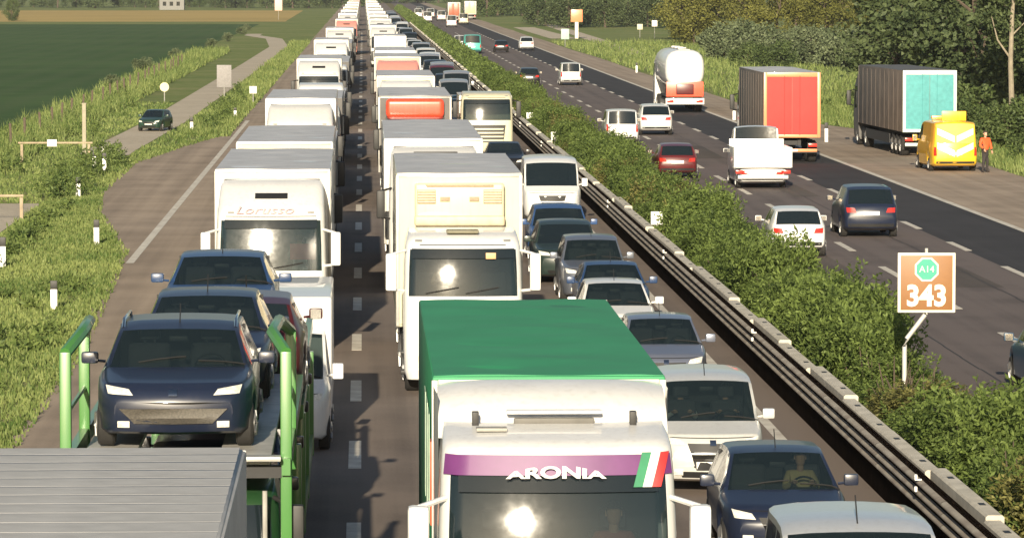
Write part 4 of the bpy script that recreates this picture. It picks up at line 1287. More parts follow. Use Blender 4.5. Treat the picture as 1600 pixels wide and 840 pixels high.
# car transporter
def carrier():
    d0 = 50.0
    t = thing('car_transporter', 'green framed car transporter with dark cars on its upper deck', 'car transporter', (-2.13, d0, 0))
    hw = 1.25; L = 22.5
    D = cab_data('low')
    obj('cab', D['cab'], paint('dark_carrier_green', (0.015, 0.05, 0.018)), t, (0, .3, 0), None, (1.0, 1.0, .76))
    obj('windshield', D['windshield'], GLASS_D, t, (0, .3, 0), None, (1.0, 1.0, .76))
    obj('side_window', D['sideR'], GLASS_D, t, (0, .3, 0), None, (1, 1, .76)); obj('side_window', D['sideL'], GLASS_D, t, (0, .3, 0), None, (1, 1, .76))
    for s in (-1, 1):
        obj('wing_mirror', CM('trmir%d' % s, lambda: MB().rbox(s * 1.36 - .09, s * 1.36 + .09, .15, .3, 1.7, 2.25, .04).tube([(s * 1.1, .5, 2.3), (s * 1.36, .25, 2.2)], .03)), BLACK, t)
        obj('headlight', CM('trhead%d' % s, lambda: MB().rbox(s * .85 - .18, s * .85 + .18, .28, .36, .5, .68, .03)), LAMP, t)
        # deck track
        for ya, yb_, zd in ((-.1, 10.7, 2.82), (10.9, 16.3, 2.38), (16.5, L, 2.72)):
            obj('deck_track', MB().rbox(s * .78 - .3, s * .78 + .3, ya, yb_, zd - .08, zd, .02).mesh('deck_track'), STEEL, t)
            obj('deck_side_rail', MB().box(s * hw - .05, s * hw + .05, ya, yb_, zd - .2, zd - .01).mesh('deck_side_rail', 0), GREENC, t)
        # guard frame: two uprights and a sloping head rail
        def gf():
            m = MB()
            m.rbox(s * hw - .065, s * hw + .065, .0, .14, 1.2, 4.02, .02)
            return m
        obj('post', gf().mesh('guard_post'), GREENC, t)
        obj('post', MB().rbox(s * hw - .065, s * hw + .065, 3.4, 3.57, 2.3, 3.98, .02).mesh('guard_post'), GREENC, t)
        obj('guard_head_rail', MB().tube([(s * hw, .06, 4.0), (s * hw - s * .16, .5, 4.2), (s * hw - s * .12, 2.6, 4.18), (s * hw, 3.48, 3.98)], .07, 8).mesh('head_rail'), GREENC, t)
        obj('guard_mid_rail', MB().tube([(s * hw, .06, 3.3), (s * hw, 3.48, 3.3)], .03, 6).mesh('mid_rail'), GREENC, t)
        for yy in (7.4, 11.6, 15.8, 21.8):
            obj('post', CM('trpost', lambda: MB().rbox(-.07, .07, -.09, .09, .5, 2.2, .02)), GREENC, t, (s * hw, yy, 0))
        obj('ram', MB().tube([(s * 1.1, 3.5, 1.2), (s * 1.12, 6.8, 2.4)], .06, 8).tube([(s * 1.1, 9, 1.0), (s * 1.12, 11.3, 2.35)], .06, 8).mesh('ram'), STEEL, t)
        obj('lower_track', MB().box(s * .8 - .3, s * .8 + .3, 3.2, L, .72, .8).mesh('lower_track', 0), STEEL, t)
        obj('lower_side_rail', MB().box(s * hw - .06, s * hw + .06, 2.6, L, .62, .86).mesh('lower_rail', 0), GREENC, t)
        for yy in (1.6, 5.0, 14.2, 15.5, 16.8):
            wheel(t, s * 1.02, yy, .45, .45, .32)
        obj('side_ladder', MB().tube([(s * 1.27, .3, 1.0), (s * 1.27, .3, 2.4)], .03).tube([(s * 1.0, .3, 1.0), (s * 1.0, .3, 2.4)], .03).tube([(s * 1.0, .3, 1.4), (s * 1.27, .3, 1.4)], .025).tube([(s * 1.0, .3, 1.8), (s * 1.27, .3, 1.8)], .025).mesh('ladder'), STEEL, t)
    for yy, zd in ((0, 2.58), (5.5, 2.58), (10.5, 2.58), (11.1, 2.14), (16.1, 2.14), (17, 2.48), (22, 2.48)):
        obj('cross_member', CM('trcross', lambda: MB().box(-1.2, 1.2, 0, .12, 0, .14), 0), CHASSIS, t, (0, yy, zd))
    obj('deck_end_ramp', MB().rbox(-1.15, -.55, -.34, -.12, 2.80, 2.86, .02).mesh('ramp'), STEEL, t)
    obj('deck_end_ramp', MB().rbox(.45, 1.2, -.34, -.12, 2.80, 2.86, .02).mesh('ramp'), STEEL, t)
    obj('red_marker', MB().rbox(-.16, .12, -.4, -.36, 2.82, 2.94, .02).mesh('marker'), REDLAMP, t)
    obj('chassis', MB().box(-.45, .45, .8, L, .5, .72).mesh('tr_chassis', 0), CHASSIS, t)
    return t
carrier()
car('suv', 'dark navy off-roader at the front of the car transporter deck', 'car', 'suv', NAVY, -2.18, 50.4, z=2.83, det=2, roofrails=True, plates=False, grille=False, sz=.82)
car('car', 'dark navy hatchback second in the row on the transporter deck', 'car', 'hatch', NAVY, -2.06, 56.3, z=2.83, det=2, plates=False, sz=.88)
car('car', 'dark red hatchback loaded tail first on the transporter deck', 'car', 'hatch', paint('maroon', (0.05, 0.008, 0.01)), -1.68, 61.6, rear=True, z=2.39, sz=.95, det=2, plates=False)
car('car', 'dark blue hatchback at the back of the transporter deck', 'car', 'hatch', BLUE, -2.2, 67.0, z=2.73, det=2, plates=False, sz=.85)
for i, yy in enumerate((53.4, 58.4, 63.4, 68.0)):
    car('car', ('dark car on the lower deck of the transporter, front one', 'dark car on the lower deck of the transporter, middle one', 'dark car on the lower deck of the transporter, third from its cab', 'dark car on the lower deck of the transporter, rearmost')[i], 'car', 'suv', BLACKP, -1.95, yy, z=.78, det=1, plates=False)

so = bpy.data.objects['suv']
obj('wide_grille', CM('suvgr', lambda: patch(car_data('suv')['bvh'], [(-.45, .40), (.45, .40), (.62, .60), (-.62, .60)], 8, 3, True, .03, 5)), mat('brown_grey_mesh', (0.10, 0.09, 0.075), .6, vary=.3, scale=40), so)
# white box van behind the transporter
t = car('delivery_van', 'white high box van squeezed behind the car transporter', 'van', 'van', WHITE2, -1.55, 76.6, det=2)
obj('cargo_box', MB().rbox(-.99, .99, 1.75, 7.2, .62, 2.62, .06, 3).mesh('cargo_box'), WHITE2, t)

def taper_text(key, s, size, amount):
    me = text_mesh(key, s, size, .006, bold=.008)
    xm = max(abs(v.co.x) for v in me.vertices); yb = min(v.co.y for v in me.vertices)
    for v in me.vertices:
        v.co.y = yb + (v.co.y - yb) * (1 - amount * max(0, abs(v.co.x) / xm - .35) / .65)
    return me
def text_on(root, key, s, size, m, loc, rot=(R(90), 0, 0), shear=0.0, sc=(1, 1, 1), name='lettering', ex=.006, bold=0.0):
    return obj(name, text_mesh(key, s, size, ex, shear, bold=bold), m, root, loc, rot, sc)
PINKT = mat('pink_print', (0.66, 0.44, 0.45), 0.5)

t = lorry('articulated_lorry', 'white articulated lorry with pink script on its roof fairing', PX(424, 98), 97.0, 'high', WHITE2, WHITE2, WHITE2, ROOFG, boxL=12.2, W=2.6, det=2, glass=GLASS_R)
driver('driver in a pale shirt behind the windscreen of the script lorry', PX(424, 98) + .62, 98.3, 1.75, mat('pale_shirt', (0.5, 0.5, 0.52), .9))
text_on(t, 'script_a', 'Lorusso', .33, PINKT, (-.15, .33, 3.18), (R(45), 0, 0), .3, (1.2, 1, 1), ex=.001)
obj('route_card', MB().rbox(.42, .98, .20, .22, 2.1, 2.45, .005).mesh('route_card'), mat('red_card', (0.6, 0.10, 0.10), .5), t, (0, .04, 0))
lorry('box_lorry', 'white lorry with plain grey roof right behind the script lorry', PX(453, 125), 114.2, 'high', WHITE, CREAM, WHITE, ROOFG, boxL=12.6, W=2.55, det=1)
lorry('box_lorry', 'plain white lorry without roof slot, third tall one in the left queue', PX(470, 160), 157.6, 'high', WHITE, WHITE, WHITE, ROOFG, boxL=13.4, W=2.55, det=1, slot=False)
lorry('box_lorry', 'white lorry with black windscreen and low grey box in the left queue', PX(499, 248), 245.5, 'high', WHITE, SILVER, WHITE, ROOFG, boxL=13.4, boxH=3.9, det=1, glass=GLASS_D)
lorry('box_lorry', 'white lorry with dark slot in its fairing, fifth in the left queue', PX(518, 322), 319, 'high', WHITE2, paint('pale_blue', (0.40, 0.47, 0.52)), WHITE, ROOFG, boxL=13.4, det=1)
lorry('box_lorry', 'off white box lorry, sixth tall one in the left queue', PX(531, 402), 400, 'high', WHITE, CREAM, WHITE, ROOFG, boxL=13.4, det=0)
lorry('box_lorry', 'pink fronted lorry far back in the left queue', PX(542, 500), 497, 'high', PINK, PINK, WHITE, ROOFG, boxL=13.4, det=0)
cols = [WHITE, SILVER, CREAM, WHITE, WHITE2, PINK, WHITE]
gl = 'lorries far back in the left lane'
for i, d in enumerate((590, 660, 740, 830, 930, 1040)):
    lorry('box_lorry', 'tiny pale lorry far back in the left queue', -2.0, d, 'high', cols[i], cols[i], WHITE, ROOFG, boxL=13.4, det=0, group=gl)

# unseen lower lorries between the tall ones, added to shade the lane gap
for i, (d, h, L_) in enumerate(((132.0, 3.25, 13.0), (177.0, 3.5, 13.0), (197.0, 3.0, 12.0), (216.0, 2.7, 12.0), (264.0, 3.4, 13.0), (284.0, 3.2, 13.0), (338.0, 3.5, 13.0), (358.0, 3.4, 13.0), (418.0, 3.5, 13.0), (440.0, 3.5, 13.0))):
    lorry('shade_lorry', 'unseen low lorry added to shade the lane gap by the left queue', -2.05, d, 'low', WHITE, GREYC, GREYC, ROOFG, boxL=L_, boxH=h, det=0, group='unseen low lorries added for lane gap shade', sx=.98)

# ================================================================ LANE 2
PURPLE = mat('purple_visor', (0.14, 0.034, 0.15), 0.4, coat=0.4, vary=0.08)
t = lorry('articulated_lorry', 'white cabbed lorry with green roof and purple sun visor, lower centre', PX(858, 47), 44.4, 'tall', WHITE2, GREENT, GREENT, GREENT, boxL=11.3, W=2.5, y0=2.6, det=2, curtains=True)
D = cab_data('tall')
gv = 'tall'
def vp(key, c, n, m, off): return CM((key, gv), lambda: patch(D['bvh'], c, n, m, True, off, 6), 40)
obj('visor_band', vp('pv', [(-1.17, 3.2), (1.17, 3.2), (1.15, 3.40), (-1.15, 3.40)], 18, 2, .07), PURPLE, t)
GRN = mat('flag_green', (0.02, 0.22, 0.10), .5); RDT = mat('flag_red', (0.60, 0.05, 0.05), .5)
for k, (nm, mm) in enumerate((('a', GRN), ('b', WHITE2), ('c', RDT))):
    x0 = .76 + k * .095
    obj('flag_stripe', vp('flag' + nm, [(x0, 3.08), (x0 + .095, 3.08), (x0 + .19, 3.42), (x0 + .095, 3.42)], 3, 4, .085), mm, t)
taper_text('visor_text', 'ARONIA', .21, .55)
text_on(t, 'visor_text', 'ARONIA', .21, WHITE2, (-.03, .135, 3.235), (R(90), 0, 0), 0, (1.25, .8, 1))
# roof fairing behind the cab roof, with side wings, lamp slot and horns
def fairing():
    m = MB(); rows = []
    for z, y in ((3.5, 1.35), (3.62, 1.42), (3.74, 1.56), (3.86, 1.8), (3.95, 2.1), (3.98, 2.42)):
        rows.append([(-1.2 + 2.4 * k / 10, y + (abs(k - 5) / 5) ** 3 * .18, z - (abs(k - 5) / 5) ** 4 * .05) for k in range(11)])
    m.grid(rows)
    m.grid([[p for p in rows[-1]], [(x, 2.44, 3.4) for x, y, z in rows[-1]]])
    for s in (-1, 1):
        e = [r[0 if s < 0 else -1] for r in rows]
        m.poly(e + [(s * 1.2, 2.42, 3.3), (s * 1.2, 1.6, 3.3)])
    return m
obj('roof_fairing', fairing().mesh('fairing', 40), WHITE2, t)
obj('lamp_slot', MB().rbox(-.42, .42, 1.30, 1.36, 3.60, 3.68, .02).mesh('lamp_slot'), mat('slot_grey', (0.12, 0.115, 0.105), .6), t)
obj('slot_hood', MB().rbox(-.5, .5, 1.28, 1.44, 3.72, 3.76, .02).mesh('slot_hood'), WHITE2, t)
for s in (-1, 1):
    obj('air_horn', MB().rbox(s * .82 - .035, s * .82 + .035, 1.24, 1.36, 3.6, 3.75, .01).mesh('horn'), BLACK, t)
    def wing(s=s):
        return MB().grid([[(s * 1.24, 2.5, z), (s * 1.23, 2.0, z), (s * 1.2, 1.6 + .1 * (z > 3.3), z - .05)] for z in (1.2, 2.2, 3.2, 3.7, 3.92)])
    obj('side_fairing', wing().mesh('wing'), WHITE2, t)
obj('roof_hatch', MB().rbox(-.82, -.5, .9, 1.1, 3.58, 3.615, .01).mesh('hatch'), mat('hatch_grey', (0.35, 0.34, 0.31), .6), t)
obj('trailer_corner_board', MB().rbox(-1.27, -1.235, 2.6, 2.95, 2.4, 3.3, .005).mesh('board'), mat('orange_board', (0.55, 0.12, 0.05), .5), t)
for k in range(5):
    obj('side_lettering', MB().box(-1.272, -1.262, 3.6 + k * 1.3, 4.4 + k * 1.3, 2.3, 3.5).mesh('side_lettering', 0), mat('pale_green_print', (0.42, 0.55, 0.42), .6), t) if k < 3 else None
driver('driver in a reddish top behind the windscreen of the green roofed lorry', PX(858, 47) + .62, 45.65, 1.9, mat('red_shirt', (0.45, 0.12, 0.10), .9))

# cream refrigerated lorry
t = lorry('refrigerated_lorry', 'cream refrigerated lorry with cooling unit above its white cab', PX(719, 90), 87.3, 'low', WHITE2, CREAM, CREAM, ROOFG, boxL=10.6, boxH=4.27, W=2.6, y0=3.6, z0=1.1, det=2, curtains=False)
driver('driver in an ochre top behind the windscreen of the cream refrigerated lorry', PX(719, 90) - .35, 88.6, 1.8, mat('ochre_shirt', (0.5, 0.33, 0.2), .9))
obj('cooling_unit', MB().rbox(-.92, .92, 3.24, 3.62, 3.22, 4.08, .07, 3).mesh('cooling_unit'), CREAM, t)
GRL = mat('unit_grille_brown', (0.34, 0.27, 0.18), .6, vary=.2, scale=30)
for s in (-1, 1):
    g = obj('unit_grille', MB().rbox(s * .68 - .19, s * .68 + .19, 3.215, 3.25, 3.66, 3.95, .01).mesh('unit_grille'), GRL, t)
    for k in range(5):
        obj('louvre', MB().box(s * .68 - .18, s * .68 + .18, 3.205, 3.214, 3.69 + k * .055, 3.715 + k * .055).mesh('louvre', 0), BEIGE, g)
    obj('unit_vent', MB().rbox(s * .3 - .1, s * .3 + .1, 3.222, 3.25, 3.70, 3.80, .01).mesh('unit_vent'), GRL, t)
    obj('unit_strut', MB().tube([(s * .75, 3.5, 2.75), (s * .75, 3.5, 3.3)], .025, 6).mesh('unit_strut'), BEIGE, t)
obj('unit_sill', MB().rbox(-.93, .93, 3.17, 3.4, 3.2, 3.42, .06, 3).mesh('unit_sill'), BEIGE, t)
obj('unit_top_slot', MB().rbox(-.7, .7, 3.22, 3.26, 4.0, 4.05, .01).mesh('unit_slot'), GRL, t)
obj('roof_slot', MB().rbox(-.32, .32, .52, .9, 3.2, 3.27, .02).mesh('cab_hatch'), mat('olive_slot', (0.16, 0.15, 0.10), .6), t)
obj('visor_sticker', MB().rbox(.45, .65, .12, .14, 2.72, 2.84, .003).mesh('sticker'), mat('orange_sticker', (0.75, 0.42, 0.2), .5), t)

t = lorry('box_lorry', 'white lorry with dark sun visor and grey roof behind the cream one', PX(677, 119), 116.4, 'high', WHITE, WHITE, WHITE, ROOFG, boxL=16.0, boxH=4.0, W=2.66, det=1, slot=False)
obj('roof_light_bar', MB().rbox(-.55, .62, .92, 1.02, 3.56, 3.7, .02).mesh('light_bar'), BLACK, t)
t = lorry('box_lorry', 'dark lorry with a red rounded panel above its cab', PX(648, 164), 161.0, 'low', BLACKP, GREYC, GREYC, ROOFG, boxL=13.4, W=2.7, det=1, slot=False)
Dh = cab_data('high')
obj('red_panel', MB().rbox(-1.08, 1.08, 2.1, 2.6, 3.2, 3.9, .2, 5).mesh('red_panel'), paint('signal_red', (0.78, 0.07, 0.03)), t, (0, -.1, 0))
lorry('box_lorry', 'white lorry just behind the dark lorry with red panel', PX(634, 198), 195.6, 'high', WHITE2, CREAM, WHITE, ROOFG, boxL=13.4, W=2.6, det=1)
t = lorry('box_lorry', 'salmon fronted lorry with brick red band, sixth in the second lane', PX(621, 250), 246, 'high', PINK, PINK, CREAM, ROOFG, boxL=13.4, W=2.6, det=1, slot=False)
obj('red_band', CM('redband', lambda: patch(Dh['bvh'], [(-.95, 3.08), (.95, 3.08), (1.0, 3.3), (-1.0, 3.3)], 12, 3, True, .04, 6), 50), paint('brick_red', (0.42, 0.10, 0.06)), t)
lorry('box_lorry', 'bright white lorry behind the salmon one', PX(618, 272), 269, 'high', WHITE2, WHITE2, WHITE, ROOFG, boxL=13.4, det=1)
lorry('box_lorry', 'grey blue roofed lorry with low cab in the second lane', PX(610, 345), 342, 'low', SILVER, WHITE, WHITE, ROOFG, boxL=13.4, det=0)
lorry('box_lorry', 'small off white lorry behind the grey blue roofed one', PX(599, 426), 424, 'high', WHITE, CREAM, WHITE, ROOFG, boxL=13.4, det=0)
for i, d in enumerate((500, 560, 630, 700, 780, 870, 970, 1080)):
    lorry('box_lorry', 'tiny pale lorry far back in the second lane', 2.0, d, 'high', [WHITE, CREAM, WHITE2][i % 3], [CREAM, WHITE, WHITE2][i % 3], WHITE, ROOFG, boxL=13.4, det=0, group='lorries far back in the second lane')

# ================================================================ LANE 3
car('delivery_van', 'silver white small van whose roof fills the lower right edge', 'van', 'mpv', paint('silver_white', (0.58, 0.60, 0.62), metal=.3), 5.66, 48.3, det=2, sx=1.16, sz=1.13)
car('car', 'navy hatchback with a driver, beside the purple visor lorry', 'car', 'hatch', NAVY, 5.98, 61.6, det=2, sx=1.05)
driver('driver of the navy hatchback with a pale arm raised', 5.98 + .37, 63.75, .52, mat('straw_shirt', (0.55, 0.42, 0.20), .9))
t = car('people_carrier', 'silver white people carrier beside the green lorry roof', 'car', 'mpv', paint('pearl', (0.66, 0.66, 0.63), metal=.25), 5.58, 70.0, det=2, lampm=LAMP)
driver('driver of the silver white people carrier', 5.58 + .37, 72.2, .72, mat('dark_shirt', (0.08, 0.06, 0.08), .9))
driver('passenger in white in the silver white people carrier', 5.58 - .37, 72.2, .72, mat('white_shirt', (0.7, 0.7, 0.68), .9))
car('car', 'grey blue saloon right behind the silver people carrier', 'car', 'hatch', paint('slate', (0.17, 0.19, 0.25), metal=.4), 6.0, 87.0, det=2)
car('car', 'white hatchback half hidden by the green lorry roof', 'car', 'hatch', WHITE2, 5.68, 97.6, det=2)
car('car', 'dark blue low car behind the white hatchback', 'car', 'sedan', BLUE, 6.0, 104.6, det=2)
car('suv', 'grey off-roader with bright headlamp in the fast lane', 'car', 'suv', GREY, 5.9, 112.0, det=2, sx=.95)
car('car', 'dark green car partly hidden behind the grey off-roader', 'car', 'suv', DKGREEN, 5.55, 119.4, det=1)
car('car', 'blue estate car in front of the square white van', 'car', 'suv', paint('mid_blue', (0.03, 0.075, 0.20)), 5.75, 128.0, det=1)
car('delivery_van', 'square white van with teal glint in its windscreen', 'van', 'van', WHITE2, 6.45, 150.0, det=1, sx=1.04)
car('car', 'dark saloon between the white van and the cream box lorry', 'car', 'sedan', BLACKP, 6.0, 185.5, det=1)
lorry('box_lorry', 'small cream box lorry in the fast lane by the hedge', PX(757, 203), 199, 'low', CREAM, CREAM, CREAM, ROOFG, boxL=5.5, boxH=3.05, W=2.4, y0=2.2, z0=1.0, det=1, sx=1.0)
car('car', 'dark teal car in the gap beyond the cream box lorry', 'car', 'hatch', paint('dark_teal', (0.012, 0.05, 0.06)), 6.0, 262, det=1)
car('delivery_van', 'silver van far along the fast lane', 'van', 'van', SILVER, 6.35, 298, det=1)
lr = random.Random(7)
fc = [('silver', SILVER), ('dark', BLACKP), ('white', WHITE), ('dark', GREY), ('dark red', DKRED), ('white', WHITE2), ('silver', SILVER)]
y = 214
while y < 258:
    car('car', 'dark car in the dense file just past the cream box lorry', 'car', 'hatch', BLACKP, 5.8 + lr.uniform(-.2, .2), y, det=0, group='dark cars past the cream box lorry'); y += 8
y = 272
while y < 980:
    if not 288 < y < 306:
        c, mm = fc[lr.randrange(len(fc))]
        kd = lr.choice(['hatch', 'hatch', 'suv', 'sedan', 'van', 'mpv'])
        car('car', 'distant %s car in the jammed fast lane by the hedge' % c, 'car', kd, mm, 5.8 + lr.uniform(-.25, .25), y, det=0, group='distant %s cars in the fast lane' % c, wheels=False)
    y += lr.uniform(7.5, 12) if y < 450 else lr.uniform(10, 18)

# ================================================================ OPPOSITE CARRIAGEWAY (tails towards the camera)
ORF = paint('orange_frame', (0.66, 0.27, 0.12))
lorry('articulated_lorry', 'lorry with bright red rear doors on the opposite carriageway', PX(1239, 200), 200, 'high', WHITE, BROWNC, BROWNC, ROOFG, boxL=13.2, boxH=4.1, W=2.58, rear=True, rear_frame=ORF, rear_m=REDP, det=1)
lorry('articulated_lorry', 'brown sided lorry with turquoise rear doors parked in the lay-by', PX(1436, 207), 207, 'high', GREYC, BROWNC, BROWNC, GREYC, boxL=14.2, boxH=4.05, W=2.55, rear=True, rear_frame=paint('pale_mint', (0.62, 0.74, 0.66)), rear_m=mat('turquoise_door', (0.09, 0.34, 0.36), .75), det=1, yaw=R(2.0))
# tanker
def tanker():
    d0 = 277.0; X = PX(1069, 278)
    L = 12.8
    t = thing('tanker_lorry', 'white tanker lorry with red tail driving away', 'lorry', (X, d0 + L, 0), math.pi)
    D = cab_data('low')
    obj('cab', D['cab'], WHITE, t); obj('windshield', D['windshield'], GLASS_D, t); obj('side_window', D['sideR'], GLASS_D, t); obj('side_window', D['sideL'], GLASS_D, t)
    rows = []
    n = 28
    for y, s in ((2.3, .55), (2.35, .85), (2.5, .97), (2.8, 1.0), (L - .5, 1.0), (L - .2, .95), (L - .06, .82), (L, .5)):
        row = []
        for k in range(n + 1):
            a = 2 * math.pi * k / n
            cx, cz = math.cos(a), math.sin(a)
            f = (abs(cx) ** 3 + abs(cz) ** 3) ** (-1 / 3)
            row.append((1.24 * s * cx * f, y, 2.75 + 1.2 * s * cz * f))
        rows.append(row)
    m = MB().grid(rows); m.poly(rows[0][:-1]); m.poly(rows[-1][:-1][::-1])
    obj('tank', m.mesh('tank', 50, True), WHITE2, t)
    obj('walkway', MB().box(-.35, .35, 3.2, L - .8, 3.9, 3.97).mesh('walkway', 0), STEEL, t)
    for k in range(3):
        obj('manhole', CM('manhole', lambda: MB().rbox(-.28, .28, -.28, .28, 3.95, 4.08, .05)), STEEL, t, (0, 4.2 + k * 2.8, 0))
    obj('tail_panel', MB().rbox(-1.18, 1.18, L - .12, L - .04, 1.0, 1.95, .04).mesh('tail_panel'), paint('tail_red', (0.68, 0.10, 0.05)), t)
    obj('tail_cabinet', MB().rbox(-.55, .55, L - .04, L + .02, 1.15, 1.8, .06).mesh('cabinet'), DKRED, t)
    obj('rear_bumper', MB().rbox(-1.22, 1.22, L - .1, L + .06, .52, .92, .04).mesh('tbumper'), WHITE, t)
    for s in (-1, 1):
        obj('tail_light', MB().rbox(s * .92 - .2, s * .92 + .2, L + .06, L + .08, .64, .8, .01).mesh('ttail'), REDLAMP, t)
        obj('mudguard', MB().rbox(s * 1.0 - .22, s * 1.0 + .22, 7.8, L - .3, 1.0, 1.12, .04).mesh('mudguard'), CHASSIS, t)
        wheel(t, s * 1.0, 1.28, .5, .5, .3)
        for a in (4.2, 8.4, 9.7, 11.0):
            wheel(t, s * 1.0, a, .5, .5, .36)
    obj('chassis', MB().box(-.5, .5, 1.2, L - .2, .8, 1.5).mesh('tchassis', 0), CHASSIS, t)
tanker()
# yellow road service van
t = car('service_van', 'yellow and white road service van stopped behind the parked lorry', 'van', 'van', YELLOW, PX(1492, 190), 190, rear=True, det=1, sx=1.06, yaw=R(1.5))
Dv = car_data('van')
def rp(key, c, n, m, off): return CM((key, 'van'), lambda: patch(Dv['bvh'], c, n, m, False, off, 5.2), 40)
for s_ in (-1, 1):
    for k in range(2):
        z_ = .66 + k * .62
        c_ = [(s_ * .04, z_), (s_ * .04, z_ + .28), (s_ * .74, z_ + .62), (s_ * .74, z_ + .34)]
        if s_ < 0: c_ = [c_[1], c_[0], c_[3], c_[2]]
        obj('white_stripe', rp('chev%d%d' % (s_, k), c_, 2, 6, .015), WHITE2, t)
for c_ in t.children:
    if c_.name.startswith('rear_window'): c_.material_slots[0].material = mat('reflective_yellow', (0.85, 0.58, 0.10), .6)
obj('beacon_bar', MB().rbox(-.6, .6, 2.2, 2.45, 2.2, 2.36, .05).mesh('beacons'), AMBER, t)
obj('warning_board', MB().rbox(-.5, .5, 4.6, 4.66, 2.2, 2.62, .03).mesh('wboard'), YELLOW, t)
# worker
J = {'pel': ((0, 0, .95), (.16, .12)), 'wst': ((0, 0, 1.1), (.15, .11)), 'chs': ((0, 0, 1.34), (.18, .12)), 'nk': ((0, 0, 1.5), (.06, .06)),
     'sr': ((.19, 0, 1.44), .068), 'er': ((.27, -.03, 1.17), .05), 'hr': ((.24, -.16, .96), .035), 'sl': ((-.19, 0, 1.44), .068), 'el': ((-.28, -.02, 1.18), .05), 'hl': ((-.2, -.2, 1.02), .035),
     'kr': ((.11, -.02, .5), .075), 'ar': ((.12, .02, .09), .048), 'tr': ((.14, -.14, .05), .04), 'kl': ((-.11, -.05, .5), .075), 'al': ((-.14, -.02, .09), .048), 'tl': ((-.17, -.18, .05), .04)}
E = [('pel', 'wst'), ('wst', 'chs'), ('chs', 'nk'), ('chs', 'sr'), ('sr', 'er'), ('er', 'hr'), ('chs', 'sl'), ('sl', 'el'), ('el', 'hl'), ('pel', 'kr'), ('kr', 'ar'), ('ar', 'tr'), ('pel', 'kl'), ('kl', 'al'), ('al', 'tl')]
HIVIS = mat('orange_hi_vis', (0.85, 0.12, 0.03), .7)
p = obj('person', person_mesh('standing_body', J, E), mat('dark_trousers', (0.035, 0.03, 0.03), .9), None, (PX(1543, 189.5), 189.5, 0), (0, 0, .5))
tag(p, 'road worker in an orange hi-vis jacket beside the yellow van', 'person')
J2 = {'a': ((0, 0, .90), (.185, .145)), 'b': ((0, 0, 1.1), (.175, .135)), 'c': ((0, 0, 1.34), (.20, .14)), 'n': ((0, 0, 1.46), (.09, .09)), 'sr': ((.2, 0, 1.44), .085), 'er': ((.275, -.03, 1.17), .065), 'hr': ((.245, -.14, .99), .05), 'sl': ((-.2, 0, 1.44), .085), 'el': ((-.285, -.02, 1.18), .065), 'hl': ((-.205, -.18, 1.04), .05)}
E2 = [('a', 'b'), ('b', 'c'), ('c', 'n'), ('c', 'sr'), ('sr', 'er'), ('er', 'hr'), ('c', 'sl'), ('sl', 'el'), ('el', 'hl')]
obj('jacket', person_mesh('jacket', J2, E2), HIVIS, p)
h = obj('head', CM('head', head_mesh, 60), SKIN, p, (0, -.01, 1.68)); obj('hair', CM('hair', hair_mesh, 60), HAIR, h)
def wh():
    m = MB(); hand(m, (.24, -.17, .95), (-.1, -.3, -1), (0, -1, 0), -1); hand(m, (-.2, -.21, 1.01), (.2, -.6, -.8), (0, -1, 0), 1); return m
obj('hands', wh().mesh('whands', 60), SKIN, p)

car('car', 'white hatchback partly behind the hedge on the opposite carriageway', 'car', 'hatch', WHITE2, 12.98, 131, rear=True, det=1)
car('car', 'dark blue estate with white plate in the middle opposite lane', 'car', 'suv', NAVY, 16.3, 141, rear=True, det=1)
t = car('dropside_truck', 'white dropside pick-up truck between the red lorry and the hedge', 'truck', 'dropside', WHITE2, 15.85, 174.5, rear=True, det=1)
for s_ in (-1, 1):
    obj('side_board', MB().rbox(s_ * 1.13 - .03, s_ * 1.13 + .03, 2.6, 5.62, .86, 1.66, .015).mesh('side_board'), WHITE2, t)
    obj('rear_light', MB().rbox(s_ * .95 - .14, s_ * .95 + .14, 5.62, 5.66, .62, .76, .015).mesh('rear_light'), REDLAMP, t)
obj('tailgate', MB().rbox(-1.1, 1.1, 5.6, 5.66, .86, 1.66, .015).mesh('tailgate'), WHITE2, t)
obj('headboard', MB().rbox(-1.1, 1.1, 2.56, 2.62, .86, 1.9, .015).mesh('headboard'), WHITE2, t)
obj('bed_floor', MB().box(-1.1, 1.1, 2.62, 5.6, .84, .92).mesh('bed_floor', 0), STEEL, t)
obj('rear_bar', MB().rbox(-1.0, 1.0, 5.58, 5.66, .42, .56, .02).mesh('rear_bar'), WHITE, t)
car('car', 'dark red car behind the hedge in the opposite fast lane', 'car', 'hatch', DKRED, 13.1, 183.5, rear=True, det=1)
car('car', 'white car with dark rear window by the hedge, ahead of the dark red one', 'car', 'mpv', WHITE2, 13.0, 221, rear=True, det=1)
car('suv', 'white off-roader just left of the tanker', 'car', 'suv', WHITE, 15.7, 236, rear=True, det=1)
car('delivery_van', 'white van alone farther along the middle opposite lane', 'van', 'mpv', WHITE2, 16.5, 350, rear=True, det=1)
car('car', 'small black car hugging the hedge on the opposite side', 'car', 'hatch', BLACKP, 13.1, 347, rear=True, det=1)
car('car', 'white car far along the slow opposite lane', 'car', 'suv', WHITE2, 19.6, 528, rear=True, det=0)
car('car', 'black car with white plate far along the opposite side', 'car', 'sedan', BLACKP, 16.1, 513, rear=True, det=0)
car('delivery_van', 'turquoise van far away behind the hedge', 'van', 'van', TEAL, 12.55, 505, rear=True, det=0, sx=1.1)
car('car', 'white car just ahead of the distant turquoise van', 'car', 'mpv', WHITE2, 11.75, 530, rear=True, det=0)
car('delivery_van', 'white van at the far end of the opposite carriageway', 'van', 'van', WHITE2, 16.1, 800, rear=True, det=0)
car('car', 'blue car cut off by the frame above the hedge', 'car', 'hatch', paint('steel_blue', (0.05, 0.10, 0.17)), 14.02, 86, rear=True, det=1)
